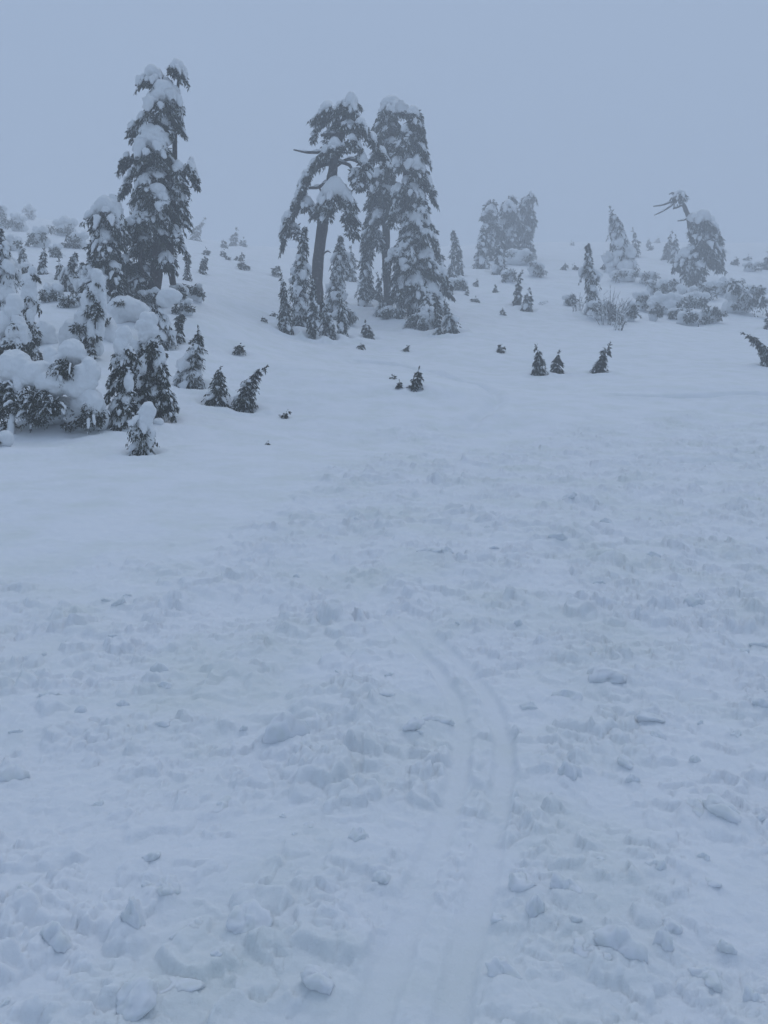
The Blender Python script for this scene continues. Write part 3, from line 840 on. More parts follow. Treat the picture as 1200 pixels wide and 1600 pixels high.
def twig_shrub(name, px, py, ww, hh, n, label, group=None, lean=0.0):
    loc = hit(px, py); sc = loc[1] / F
    g = np.random.default_rng(int(px + py))
    e = empty(name, loc, label, 'shrub', group)
    ac, sn = Acc(), Acc()
    for k in range(n):
        a = g.uniform(-1, 1)
        p = np.array([a * ww * 0.28 * sc, g.uniform(-0.3, 0.3) * ww * sc * 0.5, -0.05])
        tip = np.array([(a * 0.55 + lean + g.uniform(-0.12, 0.12)) * ww * sc, p[1] + g.normal() * ww * sc * 0.15, hh * sc * g.uniform(0.45, 1.0) * (1 - 0.35 * abs(a))])
        m_ = (p + tip) / 2 + np.array([-a * 0.04 * ww * sc, 0, 0.08 * hh * sc]) + g.normal(size=3) * 0.03
        C = catmull([p, m_, tip], 4)
        v, q = tube(C, np.linspace(0.026, 0.010, len(C)), 4); ac.add(v, q, 0 if k % 3 else 1)
        for b in range(4):
            i0 = g.integers(3, len(C))
            d = norm((tip - p) + g.normal(size=3) * 0.9 * np.linalg.norm(tip - p))
            C2 = np.stack([C[i0 - 1], C[i0 - 1] + d * hh * sc * g.uniform(0.12, 0.25)])
            v, q = tube(C2, [0.016, 0.008], 4); ac.add(v, q, int(g.uniform() < 0.5))
        s_ = g.uniform(0.05, 0.13)
        v, q = lump(C[int(g.integers(2, len(C) - 1))], s_, s_, s_ * 0.8, 5, 6, g); sn.add(v, q)
    o = ac.obj('twigs', [M['bark'], M['frost']], e); o['kind'] = 'stuff'
    o = sn.obj('snow_cover', [M['pillow']], e); o['kind'] = 'stuff'
    return e

# ------------------------------------------------------------------ large trees
def big_tree(name, label, px, py, depth, trunks, limbs, heroes, sil, nrand, seed, cat='tree', snow=0.75, kl=0.19, group=None, rb=(0.34, 0.58), dens=1.0, rthick=0.68, hats=()):
    """trunks: [([(x, y, half width px, metres back)...])]; limbs: bare branches the same way;
    heroes: (x, y, w, h, bearing deg or None, thickness); sil: (row, left, right) of the crown"""
    g = np.random.default_rng(seed)
    loc = at_depth(px, depth)
    sc = depth / F
    kl = kl / 0.19 * 6.6 * sc
    zb = EYE + (800 - py) / F * depth            # height of the photo row py at this distance
    e = empty(name, loc, label, cat, group)
    def L3(x, y, back=0.0):
        return np.array([(x - px) * sc, back, (py - y) * sc + zb - loc[2]])
    for pts in trunks:
        P = catmull([L3(a, b, d_) for a, b, r_, d_ in pts], 5)
        rr = catmull([(r_ * sc, 0) for a, b, r_, d_ in pts], 5)[:, 0]
        if pts is trunks[0] or pts[0][1] > py - 20:
            P = np.vstack([P[0] + np.array([0, 0, -0.9]), P]); rr = np.concatenate([[rr[0] * 1.15], rr])
        v, q = tube(P, rr, 10, 0.10, g)
        mesh_obj('trunk', v, q, [M['bark']], e)
    for pts in limbs:
        P = catmull([L3(a, b, d_) for a, b, r_, d_ in pts], 5)
        rr = catmull([(r_ * sc, 0) for a, b, r_, d_ in pts], 5)[:, 0]
        v, q = tube(P, np.maximum(rr, 0.012), 6, 0.05, g)
        lb = mesh_obj('limb', v, q, [M['bark']], e)
        sn = Acc()
        up = np.array([0, 0, 1.0])
        T = norm(np.gradient(P, axis=0))
        flat = np.abs(T[:, 2]) < 0.75
        if flat.sum() > 4:
            v, q = tube(P[flat] + up * (rr[flat] * 0.9)[:, None], rr[flat] * 0.95 * (0.75 + 0.5 * np.sin(np.arange(flat.sum()) * 1.3)), 6)
            sn.add(v, q)
            sn.obj('snow_cap', [M['pillow']], lb)
    for hat in hats:
        ac = Acc()
        for q in hat:
            x, y, ww, hh, fd = q
            v, qd = lump(L3(x, y, -fd * sc), ww * sc / 2, ww * sc / 2, hh * sc / 2, 12, 16, g, 0.15)
            ac.add(v, qd)
        fuse(ac.obj('snow_cap', [M['pillow']], e), max(min(q[2] for q in hat) * sc / 13, 0.03), 9)
    def one(p0, aa, L, drop, Rb, sn, thick, hero):
        fol, sno = Acc(), Acc()
        area = (Rb / sc) * ((L + drop) / sc)
        n = int(np.clip(dens * 0.85 * area, 80, 520))
        bough(fol, sno, g, p0, aa, L, drop, Rb, n, kl, sn, thick, res=(14, 16) if hero else (9, 12), nf=9 if hero else 7, cover=g.uniform(0.6, 0.9))
        b = fol.obj('bough', [M['needle'], M['frost']], e)
        b['kind'] = 'stuff'
        c = sno.obj('snow_cap', [M['pillow']], b)
        if c: c['kind'] = 'stuff'
    rows = np.array([q[0] for q in sil], float); lf = np.array([q[1] for q in sil], float); rt = np.array([q[2] for q in sil], float)
    for k in range(nrand):
        y = rows[0] + (rows[-1] - rows[0]) * ((k + g.uniform()) / nrand)
        xl, xr = np.interp(y, rows, lf), np.interp(y, rows, rt)
        xc, r = (xl + xr) / 2, (xr - xl) / 2
        aa = (k * 2.399 + g.uniform(-0.5, 0.5)) % 6.283
        rr = r * sc
        Rb = rr * g.uniform(*rb)
        Rb = float(np.clip(Rb, 8 * sc, 25 * sc))
        L = max(rr * g.uniform(0.35, 0.98) - Rb * 0.4, 5 * sc)
        p0 = L3(xc + r * 0.15 * math.cos(aa), y - Rb / sc * 0.4)
        p0[1] += 0.2 * rr * math.sin(aa)
        sn = snow * g.uniform(0.5, 1.2) if g.uniform() < snow + 0.1 else 0
        one(p0, aa, L, L * g.uniform(0.5, 1.25), Rb, sn, rthick * g.uniform(0.6, 1.15), False)
    for x, y, ww, hh, brg, thick in heroes:
        xl, xr = np.interp(y, rows, lf), np.interp(y, rows, rt)
        xc, r = (xl + xr) / 2, max((xr - xl) / 2, 6)
        off = float(np.clip((x - xc) / r, -0.95, 0.95))
        aa = R_(-90 + 75 * off) if brg is None else R_(brg)
        Rb = ww * sc * 0.5; L = max(ww * sc * 0.55, 0.3); drop = hh * sc * 0.75
        p0 = L3(x, y - hh * 0.15) - np.array([math.cos(aa), math.sin(aa), 0]) * L * 0.5
        p0[1] -= math.sqrt(1 - off * off) * r * sc * 0.62
        one(p0, aa, L, drop, Rb, 1.0, thick, True)
    return e

A_SIL = [(112, 234, 288), (135, 232, 286), (165, 220, 282), (200, 208, 282), (235, 202, 286), (275, 198, 294), (320, 200, 292), (350, 196, 282), (385, 190, 262), (420, 186, 250), (450, 188, 245)]
big_tree('hemlock_tree', 'tallest hemlock of the slope by the shrubs, two snow knobs on its broad crown', 236, 466, 41.0,
    [[(240, 468, 11, 0), (246, 400, 9, 0), (250, 320, 7, 0), (248, 230, 5.5, 0), (246, 160, 4, 0), (243, 125, 2.5, 0)],
     [(266, 440, 5, 0.5), (262, 380, 5, 0.5), (270, 280, 4, 0.3), (272, 180, 3.5, 0.2), (279, 118, 2, 0.1)]],
    [[(232, 440, 3, -0.7), (226, 415, 3, -0.8), (232, 385, 3, -0.6), (244, 360, 3, -0.3)],
     [(250, 352, 2, -0.4), (257, 352, 2, -0.6), (264, 346, 1.3, -0.8)],
     [(196, 462, 2.5, -0.9), (208, 450, 2.5, -0.8), (222, 440, 2.5, -0.5)]],
    [(242, 122, 34, 30, -100, 1.15), (280, 112, 30, 24, -30, 1.1), (263, 158, 52, 44, -80, 1.15), (277, 176, 26, 62, -35, 0.9), (226, 192, 30, 30, 215, 0.7),
     (228, 207, 28, 24, -110, 0.8), (246, 234, 62, 50, -88, 1.1), (200, 250, 24, 26, 190, 0.8), (284, 270, 26, 58, -40, 0.9), (301, 266, 22, 50, -8, 0.9),
     (203, 292, 26, 28, 205, 0.8), (256, 312, 38, 42, -80, 0.95), (286, 310, 26, 80, -30, 0.8), (213, 358, 32, 36, -120, 0.9), (224, 350, 40, 22, -100, 0.7),
     (278, 364, 22, 46, -25, 0.8), (199, 412, 26, 28, -130, 0.9), (194, 433, 30, 22, -110, 0.9), (236, 290, 30, 44, -100, 0.5), (262, 400, 30, 40, -70, 0.4)],
    A_SIL, 46, 11, snow=0.72,
    hats=[[(242, 119, 28, 20, 2), (236, 128, 18, 22, 3), (250, 126, 18, 16, 0)], [(281, 111, 24, 18, 0), (270, 113, 16, 14, 2), (287, 118, 12, 18, 0)],
          [(264, 152, 40, 24, 14), (254, 164, 34, 22, 20), (276, 166, 22, 40, 12), (282, 184, 14, 40, 8)], [(248, 224, 40, 24, 26), (240, 238, 38, 24, 30), (258, 240, 26, 34, 28), (225, 243, 22, 16, 24)],
          [(300, 262, 14, 34, 0), (304, 278, 10, 34, 0)], [(255, 312, 28, 24, 30), (264, 324, 20, 26, 30)], [(283, 300, 14, 50, 18), (288, 330, 10, 40, 14)]])
big_tree('hemlock_tree', 'stout snow-draped hemlock leaning against the lower left of the tallest tree', 168, 462, 38.5,
    [[(172, 462, 5, 0), (172, 400, 4, 0), (175, 340, 3, 0), (180, 305, 1.8, 0)]], [],
    [(170, 330, 48, 36, -95, 1.2), (188, 346, 26, 60, -45, 0.9), (172, 378, 36, 46, -90, 1.0), (158, 372, 24, 34, 200, 0.6), (160, 434, 42, 34, -100, 1.0), (184, 420, 24, 40, -60, 0.7)],
    [(315, 168, 188), (330, 152, 194), (350, 145, 200), (390, 142, 200), (430, 142, 200), (452, 145, 196)], 22, 12, snow=0.6,
    hats=[[(176, 312, 14, 20, 0), (172, 324, 34, 20, 6), (160, 332, 22, 20, 8), (186, 342, 18, 44, 6), (190, 362, 12, 30, 6)], [(172, 372, 24, 24, 14), (166, 382, 22, 26, 16)], [(156, 432, 28, 20, 14), (168, 442, 24, 24, 14), (150, 444, 18, 20, 12)]])

B_SIL = [(160, 532, 562), (190, 500, 580), (220, 495, 590)]
big_tree('hemlock_tree', 'leaning hemlock with bare dark lower trunk and drooping snow-loaded limbs', 499, 522, 57.0,
    [[(499, 522, 9, 0), (496, 441, 9, 0), (503, 357, 8.5, 0), (516, 289, 8, 0), (525, 238, 7, 0), (536, 195, 6, 0), (545, 164, 4, 0)]],
    [[(536, 196, 3.5, 0), (556, 204, 3.5, -0.2), (578, 222, 3, -0.4), (598, 248, 2.5, -0.5)],
     [(533, 192, 3, 0), (510, 178, 3, 0.2), (495, 186, 2.5, 0.2), (494, 215, 2, 0.1)],
     [(524, 210, 2.6, 0), (510, 214, 2.6, -0.4), (503, 218, 2, -0.6)],
     [(524, 238, 3, 0), (500, 241, 2.5, -0.3), (480, 243, 1.8, -0.5), (460, 240, 1.0, -0.6)],
     [(516, 254, 3, 0), (490, 268, 3, -0.2), (470, 300, 2.6, -0.4), (460, 335, 2.2, -0.4), (452, 375, 1.6, -0.4)],
     [(512, 285, 3, 0), (498, 297, 2.6, -0.5), (484, 300, 1.8, -0.7)],
     [(500, 297, 1.6, -0.5), (503, 306, 1.2, -0.6)],
     [(527, 252, 2.5, 0), (547, 262, 2.4, -0.3), (551, 280, 1.8, -0.4)],
     [(522, 262, 2.5, 0), (545, 245, 2.4, 0.4), (566, 255, 2, 0.5), (570, 285, 1.6, 0.5)],
     [(498, 470, 1.6, 0), (489, 466, 1.2, -0.2), (484, 468, 0.7, -0.3)],
     [(503, 398, 1.6, 0), (512, 394, 1.2, -0.2), (517, 397, 0.6, -0.3)],
     [(497, 432, 1.4, 0), (488, 425, 1.0, 0.1), (484, 424, 0.6, 0.1)],
     [(508, 320, 3, 0), (530, 318, 2.6, -0.6), (545, 340, 2, -0.9), (550, 370, 1.5, -1.0)]],
    [(548, 162, 28, 36, -90, 1.2), (530, 172, 22, 26, 180, 0.7), (510, 174, 40, 22, 190, 0.8), (497, 198, 18, 44, 200, 0.5), 
     (566, 205, 28, 26, -20, 0.9), (582, 224, 28, 34, -25, 0.9), (597, 242, 24, 34, -30, 0.9), 
     (553, 232, 24, 26, -60, 0.9), (525, 238, 34, 22, -100, 0.9), (508, 246, 30, 24, 200, 0.7), (490, 262, 28, 30, 200, 0.8), (480, 278, 28, 34, 195, 0.8), (472, 300, 28, 36, 200, 0.8), (464, 322, 26, 36, 195, 0.8),
     (482, 318, 26, 26, -60, 0.8), (454, 342, 26, 34, 190, 1.0), (449, 365, 18, 44, 190, 0.3), (461, 356, 16, 30, -70, 0.4),
     (567, 258, 26, 44, -40, 0.9), (560, 280, 24, 46, -80, 0.3), 
     (526, 308, 54, 40, -90, 1.1), (512, 326, 26, 36, -110, 0.6), (545, 322, 28, 60, -60, 0.6), (549, 350, 24, 50, -70, 0.3), (500, 325, 20, 28, 200, 0.6)],
    B_SIL, 3, 13, snow=0.7,
    hats=[[(549, 156, 20, 18, 0), (555, 166, 12, 22, 0)], [(524, 302, 30, 16, 14), (534, 308, 28, 22, 16), (546, 318, 14, 30, 14)], [(452, 338, 18, 18, 4), (446, 345, 12, 16, 4)]])

big_tree('hemlock_tree', 'straight-trunked hemlock behind the leaning one, its flat dark crown joined to a neighbour', 606, 476, 70.0,
    [[(606, 478, 6, 0), (603, 400, 6, 0), (604, 330, 6.5, 0), (609, 250, 7, 0), (612, 190, 5, 0), (611, 172, 2, 0)]],
    [[(604, 335, 2.2, 0), (590, 345, 2, -0.5), (580, 370, 1.5, -0.7)]],
    [(612, 168, 44, 24, -90, 0.8), (598, 178, 26, 46, 200, 0.7), (598, 210, 24, 36, 190, 0.6), (592, 232, 26, 36, 200, 0.5), (588, 275, 28, 40, -120, 0.7), (584, 300, 24, 40, 200, 0.4),
     (590, 340, 30, 30, 205, 0.9), (578, 360, 22, 44, 200, 0.7), (590, 368, 20, 44, -80, 0.2), (604, 300, 30, 40, -90, 0.2), (612, 225, 28, 44, -90, 0.2)],
    [(165, 598, 628), (200, 588, 628), (260, 580, 628), (320, 578, 622), (345, 582, 616)], 28, 14, snow=0.6)
big_tree('hemlock_tree', 'broad hemlock hung with snow to its foot, right of the straight trunk', 643, 486, 66.0,
    [[(641, 488, 5.5, 0), (640, 420, 5, 0), (637, 340, 5, 0), (634, 260, 4.5, 0), (634, 205, 2.5, 0)]], [],
    [(646, 180, 28, 40, -50, 0.9), (655, 200, 18, 44, -20, 0.7), (634, 205, 24, 36, -90, 0.7), (630, 222, 28, 34, -100, 0.7), (660, 235, 18, 34, -20, 0.8), (650, 262, 34, 40, -60, 1.0), (668, 285, 22, 50, -15, 0.9),
     (620, 252, 24, 30, -120, 0.8), (621, 295, 24, 40, -110, 0.6), (655, 310, 24, 46, -60, 0.7), (616, 330, 24, 44, -120, 0.7), (655, 345, 42, 50, -70, 1.0), (640, 375, 30, 50, -110, 0.5),
     (672, 365, 24, 50, -20, 0.7), (612, 400, 26, 46, 200, 0.8), (635, 400, 36, 54, -110, 0.9), (668, 405, 34, 50, -40, 0.9), (690, 430, 28, 50, -15, 0.9), (650, 440, 34, 44, -90, 0.7), (625, 445, 26, 48, -130, 0.7), (672, 460, 40, 48, -60, 0.9), (655, 480, 30, 40, -95, 0.8)],
    [(176, 636, 660), (220, 624, 668), (300, 618, 674), (360, 614, 674), (420, 612, 686), (460, 618, 696), (490, 634, 694)], 50, 15, snow=0.8)

big_tree('hemlock_tree', 'dead-topped hemlock with bare claw of branches above one dark crown', 1083, 452, 102.0,
    [[(1084, 455, 5, 0), (1086, 420, 5, 0), (1084, 385, 4.5, 0), (1079, 355, 4, 0), (1075, 338, 3.5, 0), (1069, 322, 3, 0), (1058, 308, 2.2, 0)]],
    [[(1069, 322, 2, 0), (1060, 312, 2, -0.2), (1046, 324, 1.6, -0.4), (1034, 332, 1.2, -0.5), (1020, 339, 0.8, -0.6)],
     [(1060, 309, 1.8, 0), (1048, 315, 1.5, 0.2), (1036, 319, 1.2, 0.3), (1022, 321, 0.8, 0.3)],
     [(1067, 320, 1.6, 0), (1058, 325, 1.6, -0.3), (1050, 328, 1.2, -0.4)],
     [(1075, 340, 1.5, 0), (1068, 345, 1.2, -0.3), (1057, 347, 0.8, -0.4)],
     [(1060, 308, 1.5, 0), (1066, 301, 1.4, 0.1), (1072, 304, 1.0, 0.2)],
     [(1058, 308, 1.3, 0), (1052, 301, 1.2, 0.1), (1046, 303, 0.8, 0.1)],
     [(1066, 316, 1.2, 0), (1071, 309, 1.0, 0.2), (1070, 302, 0.7, 0.3)]],
    [(1060, 303, 22, 10, -120, 0.5), (1093, 344, 34, 22, -70, 1.0), (1106, 350, 26, 34, -30, 0.9), (1085, 360, 24, 40, -110, 0.15), (1100, 372, 36, 44, -70, 0.15), (1112, 374, 22, 44, -20, 0.5), (1104, 395, 30, 34, -60, 0.2), (1090, 382, 30, 36, -100, 0.15),
     (1078, 392, 30, 24, -110, 0.9), (1066, 398, 28, 30, 200, 0.9), (1080, 410, 34, 28, -90, 0.6), (1114, 405, 16, 30, -20, 0.3), (1072, 420, 18, 36, -120, 0.9), (1083, 425, 24, 36, -90, 0.9), (1064, 405, 20, 24, -120, 1.0)],
    [(342, 1078, 1114), (370, 1078, 1120), (405, 1074, 1120), (420, 1060, 1096)], 16, 16, snow=0.5)

for k, (x, b, top, wl, lab) in enumerate([
        (766, 402, 312, 36, 'hazy spire-topped conifer, leftmost of the three in the far middle clump'),
        (795, 400, 306, 44, 'hazy flat-topped conifer in the middle of the far clump'),
        (822, 400, 300, 26, 'hazy slim conifer with a hooked tip, rightmost in the far middle clump')]):
    big_tree('clumped_conifer', lab, x, b, 128.0 + 2 * k,
        [[(x, b, 3, 0), (x + 1, (b + top) / 2, 2.5, 0), (x + (0, 0, 6)[k], top, 1, 0)]], [],
        [(x - 2, top + 18, wl * 0.6, 20, -90, 0.9), (x + wl * 0.25, top + 35, wl * 0.5, 26, -40, 0.8), (x - wl * 0.25, top + 45, wl * 0.5, 26, 200, 0.8), (x, top + 60, wl * 0.6, 26, -90, 0.6)],
        [(top, x - (1, 8, 0)[k], x + (1, 8, 9)[k]), (top + 16, x - wl * (0.18, 0.34, 0.2)[k], x + wl * (0.18, 0.34, 0.4)[k]), (top + 45, x - wl * 0.36, x + wl * 0.36), (b - 8, x - wl * 0.36, x + wl * 0.36)],
        16, 21 + k, snow=0.75, group='conifers of the far middle clump', dens=1.2)

# ------------------------------------------------------------------ snow-laden trees of the near thicket
big_tree('snow_capped_tree', 'dense dark young tree with a tall snow cap in the thicket', 234, 650, float(hit(232, 650)[1]),
    [[(234, 652, 4, 0), (236, 590, 3.5, 0), (233, 520, 2, 0)]], [],
    [(222, 532, 20, 34, -120, 0.25), (243, 533, 20, 36, -60, 0.25), (232, 540, 22, 34, -90, 0.25), (216, 560, 20, 40, 200, 0.7), (226, 566, 18, 36, -100, 0.6), (252, 562, 18, 36, -45, 0.7),
     (236, 590, 20, 40, -90, 0.6), (210, 590, 20, 44, 205, 0.8), (256, 588, 20, 44, -40, 0.6), (266, 612, 20, 40, -20, 0.4), (248, 612, 22, 40, -70, 0.6), (222, 620, 22, 40, -110, 0.6), (264, 632, 20, 30, -40, 0.6), (240, 640, 22, 26, -80, 0.5), (222, 590, 20, 40, -110, 0.2)],
    [(515, 226, 246), (540, 220, 254), (580, 212, 264), (620, 208, 272), (648, 208, 272)], 16, 31, 'tree', snow=0.55, group=G4, rb=(0.3, 0.5),
    hats=[[(234, 499, 30, 26, 4), (231, 512, 32, 30, 6), (228, 526, 22, 24, 10), (240, 520, 20, 26, 8)], [(214, 548, 18, 34, 10), (208, 570, 18, 40, 12)], [(254, 556, 16, 34, 10), (250, 576, 14, 30, 14)], [(230, 578, 12, 40, 22), (227, 600, 13, 30, 24)]])
big_tree('snow_capped_tree', 'dark ragged tree hung with snow clods, left neighbour of the tall snow-capped one', 193, 666, float(hit(193, 666)[1]),
    [[(192, 668, 3.5, 0), (194, 600, 3, 0), (198, 530, 1.5, 0)]], [],
    [(188, 545, 18, 36, 215, 0.5), (205, 545, 18, 26, -30, 0.2), (198, 560, 20, 40, -80, 0.3), (184, 578, 20, 34, 200, 0.4), (202, 590, 20, 44, -70, 0.9), (180, 604, 20, 40, 200, 0.4),
     (196, 620, 22, 44, -90, 0.9), (182, 632, 20, 36, 210, 0.8), (206, 625, 20, 40, -40, 0.3), (190, 650, 24, 26, -95, 0.5), (176, 644, 14, 26, 190, 0.2)],
    [(542, 188, 206), (570, 182, 210), (610, 174, 214), (650, 174, 214)], 10, 32, 'tree', snow=0.5, group=G4, rb=(0.3, 0.5),
    hats=[[(195, 523, 26, 30, 2), (190, 545, 24, 36, 4), (184, 565, 16, 28, 5)], [(206, 600, 13, 44, 16), (203, 625, 14, 34, 16)], [(184, 640, 15, 30, 14), (196, 655, 14, 20, 14)]])
big_tree('snow_plastered_tree', 'white snow-plastered column tree in the middle of the thicket', 142, 560, float(hit(142, 562)[1]),
    [[(142, 562, 3, 0), (148, 500, 2.5, 0), (152, 428, 1.5, 0)]], [],
    [(142, 474, 16, 26, -100, 0.3), (150, 484, 16, 24, -70, 0.3), (136, 500, 14, 20, -110, 0.3), (131, 524, 18, 22, -110, 0.2), (144, 545, 14, 30, -60, 0.3), (156, 470, 12, 40, -40, 0.3), (146, 448, 14, 24, -90, 0.3)],
    [(440, 148, 160), (470, 140, 162), (500, 134, 162), (550, 132, 158)], 8, 33, 'tree', snow=0.95, group=G4, rthick=1.2, dens=0.7, rb=(0.3, 0.5),
    hats=[[(152, 432, 20, 24, 0), (158, 450, 18, 44, 0), (148, 455, 16, 34, 2), (162, 480, 12, 60, 2), (158, 510, 12, 50, 2)], [(136, 480, 18, 44, 4), (130, 505, 26, 50, 2), (122, 530, 32, 44, 0), (145, 520, 14, 40, 10)]])
big_tree('snow_plastered_tree', 'slender white snow-plastered tree between edge tree and thicket', 48, 560, float(hit(48, 562)[1]),
    [[(48, 562, 2.5, 0), (48, 480, 2, 0), (51, 414, 1, 0)]], [],
    [(44, 432, 12, 16, -100, 0.2), (40, 480, 12, 24, -110, 0.2), (46, 502, 16, 30, -90, 0.3), (52, 520, 16, 40, -60, 0.4), (46, 540, 20, 36, -100, 0.4), (57, 545, 16, 30, -20, 0.4), (44, 515, 16, 36, -100, 0.3)],
    [(420, 46, 56), (450, 40, 58), (500, 38, 60), (555, 38, 64)], 8, 34, 'tree', snow=0.85, group=G4, rthick=1.1, dens=0.7, rb=(0.3, 0.5),
    hats=[[(50, 424, 14, 20, 0), (46, 444, 24, 34, 2), (44, 462, 20, 30, 3), (53, 474, 14, 44, 2), (36, 476, 16, 30, 2)], [(52, 498, 12, 30, 8), (50, 530, 10, 30, 12)]])
big_tree('snow_plastered_tree', 'snow-burdened tree at the left edge above the pillow shrub', 20, 592, float(hit(20, 594)[1]),
    [[(20, 594, 3, 0), (20, 530, 2.5, 0), (23, 475, 1.5, 0)]], [],
    [(20, 532, 20, 36, -90, 0.3), (8, 536, 20, 40, -110, 0.3), (32, 536, 20, 40, -70, 0.4), (0, 548, 22, 44, 200, 0.6), (18, 562, 24, 34, -90, 0.5), (38, 560, 20, 34, -40, 0.4), (30, 500, 12, 16, -80, 0.2), (8, 575, 24, 28, -100, 0.5), (30, 582, 24, 24, -80, 0.5)],
    [(490, 12, 36), (530, 2, 44), (590, -4, 54)], 10, 35, 'tree', snow=0.7, group=G4, rthick=1.1, rb=(0.3, 0.5),
    hats=[[(24, 474, 26, 30, 2), (20, 490, 24, 30, 4)], [(8, 508, 30, 40, 6), (-4, 520, 26, 40, 4)], [(32, 512, 26, 34, 6), (24, 522, 20, 30, 10), (40, 525, 14, 30, 6)], [(18, 552, 12, 30, 14), (34, 565, 10, 26, 14)]])

# ------------------------------------------------------------------ nearer young trees and saplings
for x, y, h, wd, sn, lab, op in YT:
    op = dict(op)
    nm = op.pop('name', 'sapling')
    young_tree(nm, x, y, h, wd, sn, lab, 'sapling' if nm == 'sapling' else 'tree', **op)

# ------------------------------------------------------------------ snow-buried shrubs
GS, GT = 'snow-buried shrubs of the near left thicket', 'snow-buried shrubs on the upper slope'
buried_shrub('buried_shrub', 75, 668,
    [(34, 578, 52, 48, 0.3), (114, 552, 38, 36, 0.1), (144, 585, 28, 52, 0.2), (66, 590, 50, 44, 0.3), (90, 606, 46, 34, 0.4), (124, 612, 24, 28, 0.4), (80, 560, 26, 30, 0), (20, 600, 34, 36, 0.2), (100, 585, 44, 50, -0.3), (70, 640, 90, 50, -0.5), (44, 618, 15, 40, 0.62), (78, 622, 12, 34, 0.6), (133, 596, 18, 44, 0.4), (96, 575, 22, 30, 0.3)],
    [(27, 620, 48, 40, 0.6), (55, 640, 74, 38, 0.62), (114, 582, 26, 34, 0.55), (98, 640, 44, 32, 0.66), (70, 622, 30, 20, 0.7), (12, 648, 30, 34, 0.5), (72, 660, 30, 18, 0.5), (40, 632, 44, 30, 0.45), (92, 622, 10, 10, 0.75), (20, 668, 40, 16, 0.4)],
    'great snow pillow shrub at the left edge with dark needles showing below', GS, seed=3,
    stems=[([(38, 684, 0.75), (40, 668, 0.78), (41, 654, 0.75), (45, 642, 0.6)], 0.10)])
buried_shrub('buried_shrub', 138, 672, [(140, 634, 48, 52, 0.1), (114, 650, 24, 30, 0.1), (150, 655, 34, 34, -0.1), (128, 655, 30, 30, -0.1)],
    [(142, 660, 34, 22, 0.35), (114, 668, 16, 10, 0.35), (148, 646, 18, 26, 0.42), (160, 655, 18, 30, 0.2)],
    'ball-shaped snow-covered shrub right of the great pillow shrub', GS, seed=4)
buried_shrub('buried_shrub', 6, 697, [(8, 686, 24, 24, 0), (0, 690, 20, 18, 0)], [(0, 694, 16, 8, 0.25)], 'small snow ball at the left edge below the pillow shrub', GS, seed=5)
buried_shrub('buried_shrub', 248, 668, [(247, 659, 15, 12, 0), (252, 661, 9, 9, 0.05)], [], 'little snow lump beside the small snow-hatted tree', GS, seed=6)
buried_shrub('buried_shrub', 71, 536, [(71, 520, 28, 34, 0), (78, 526, 20, 24, -0.1)], [(62, 532, 10, 12, 0.25)], 'upright grey snow lump behind the great pillow shrub', GS, seed=7)
buried_shrub('buried_shrub', 128, 556, [(122, 522, 50, 46, 0), (140, 535, 34, 36, 0.1), (108, 530, 32, 40, -0.1), (150, 545, 26, 24, 0.1)], [(133, 521, 22, 16, 0.75), (143, 545, 12, 26, 0.7)],
    'broad snow hump with one dark hole at the foot of the plastered column', GS, seed=8)
buried_shrub('buried_shrub', 198, 502, [(198, 484, 56, 34, 0), (176, 494, 30, 30, 0.1), (216, 490, 32, 30, -0.1), (180, 512, 40, 34, 0.3)], [(198, 482, 14, 9, 0.85)],
    'wide smooth snow cushion with a sprig on it below the tallest hemlock', GS, seed=9)
buried_shrub('buried_shrub', 168, 530, [(165, 512, 34, 40, 0), (178, 526, 30, 30, 0)], [(170, 505, 18, 12, 0.45)], 'snow hump below the wide snow cushion', GS, seed=10)
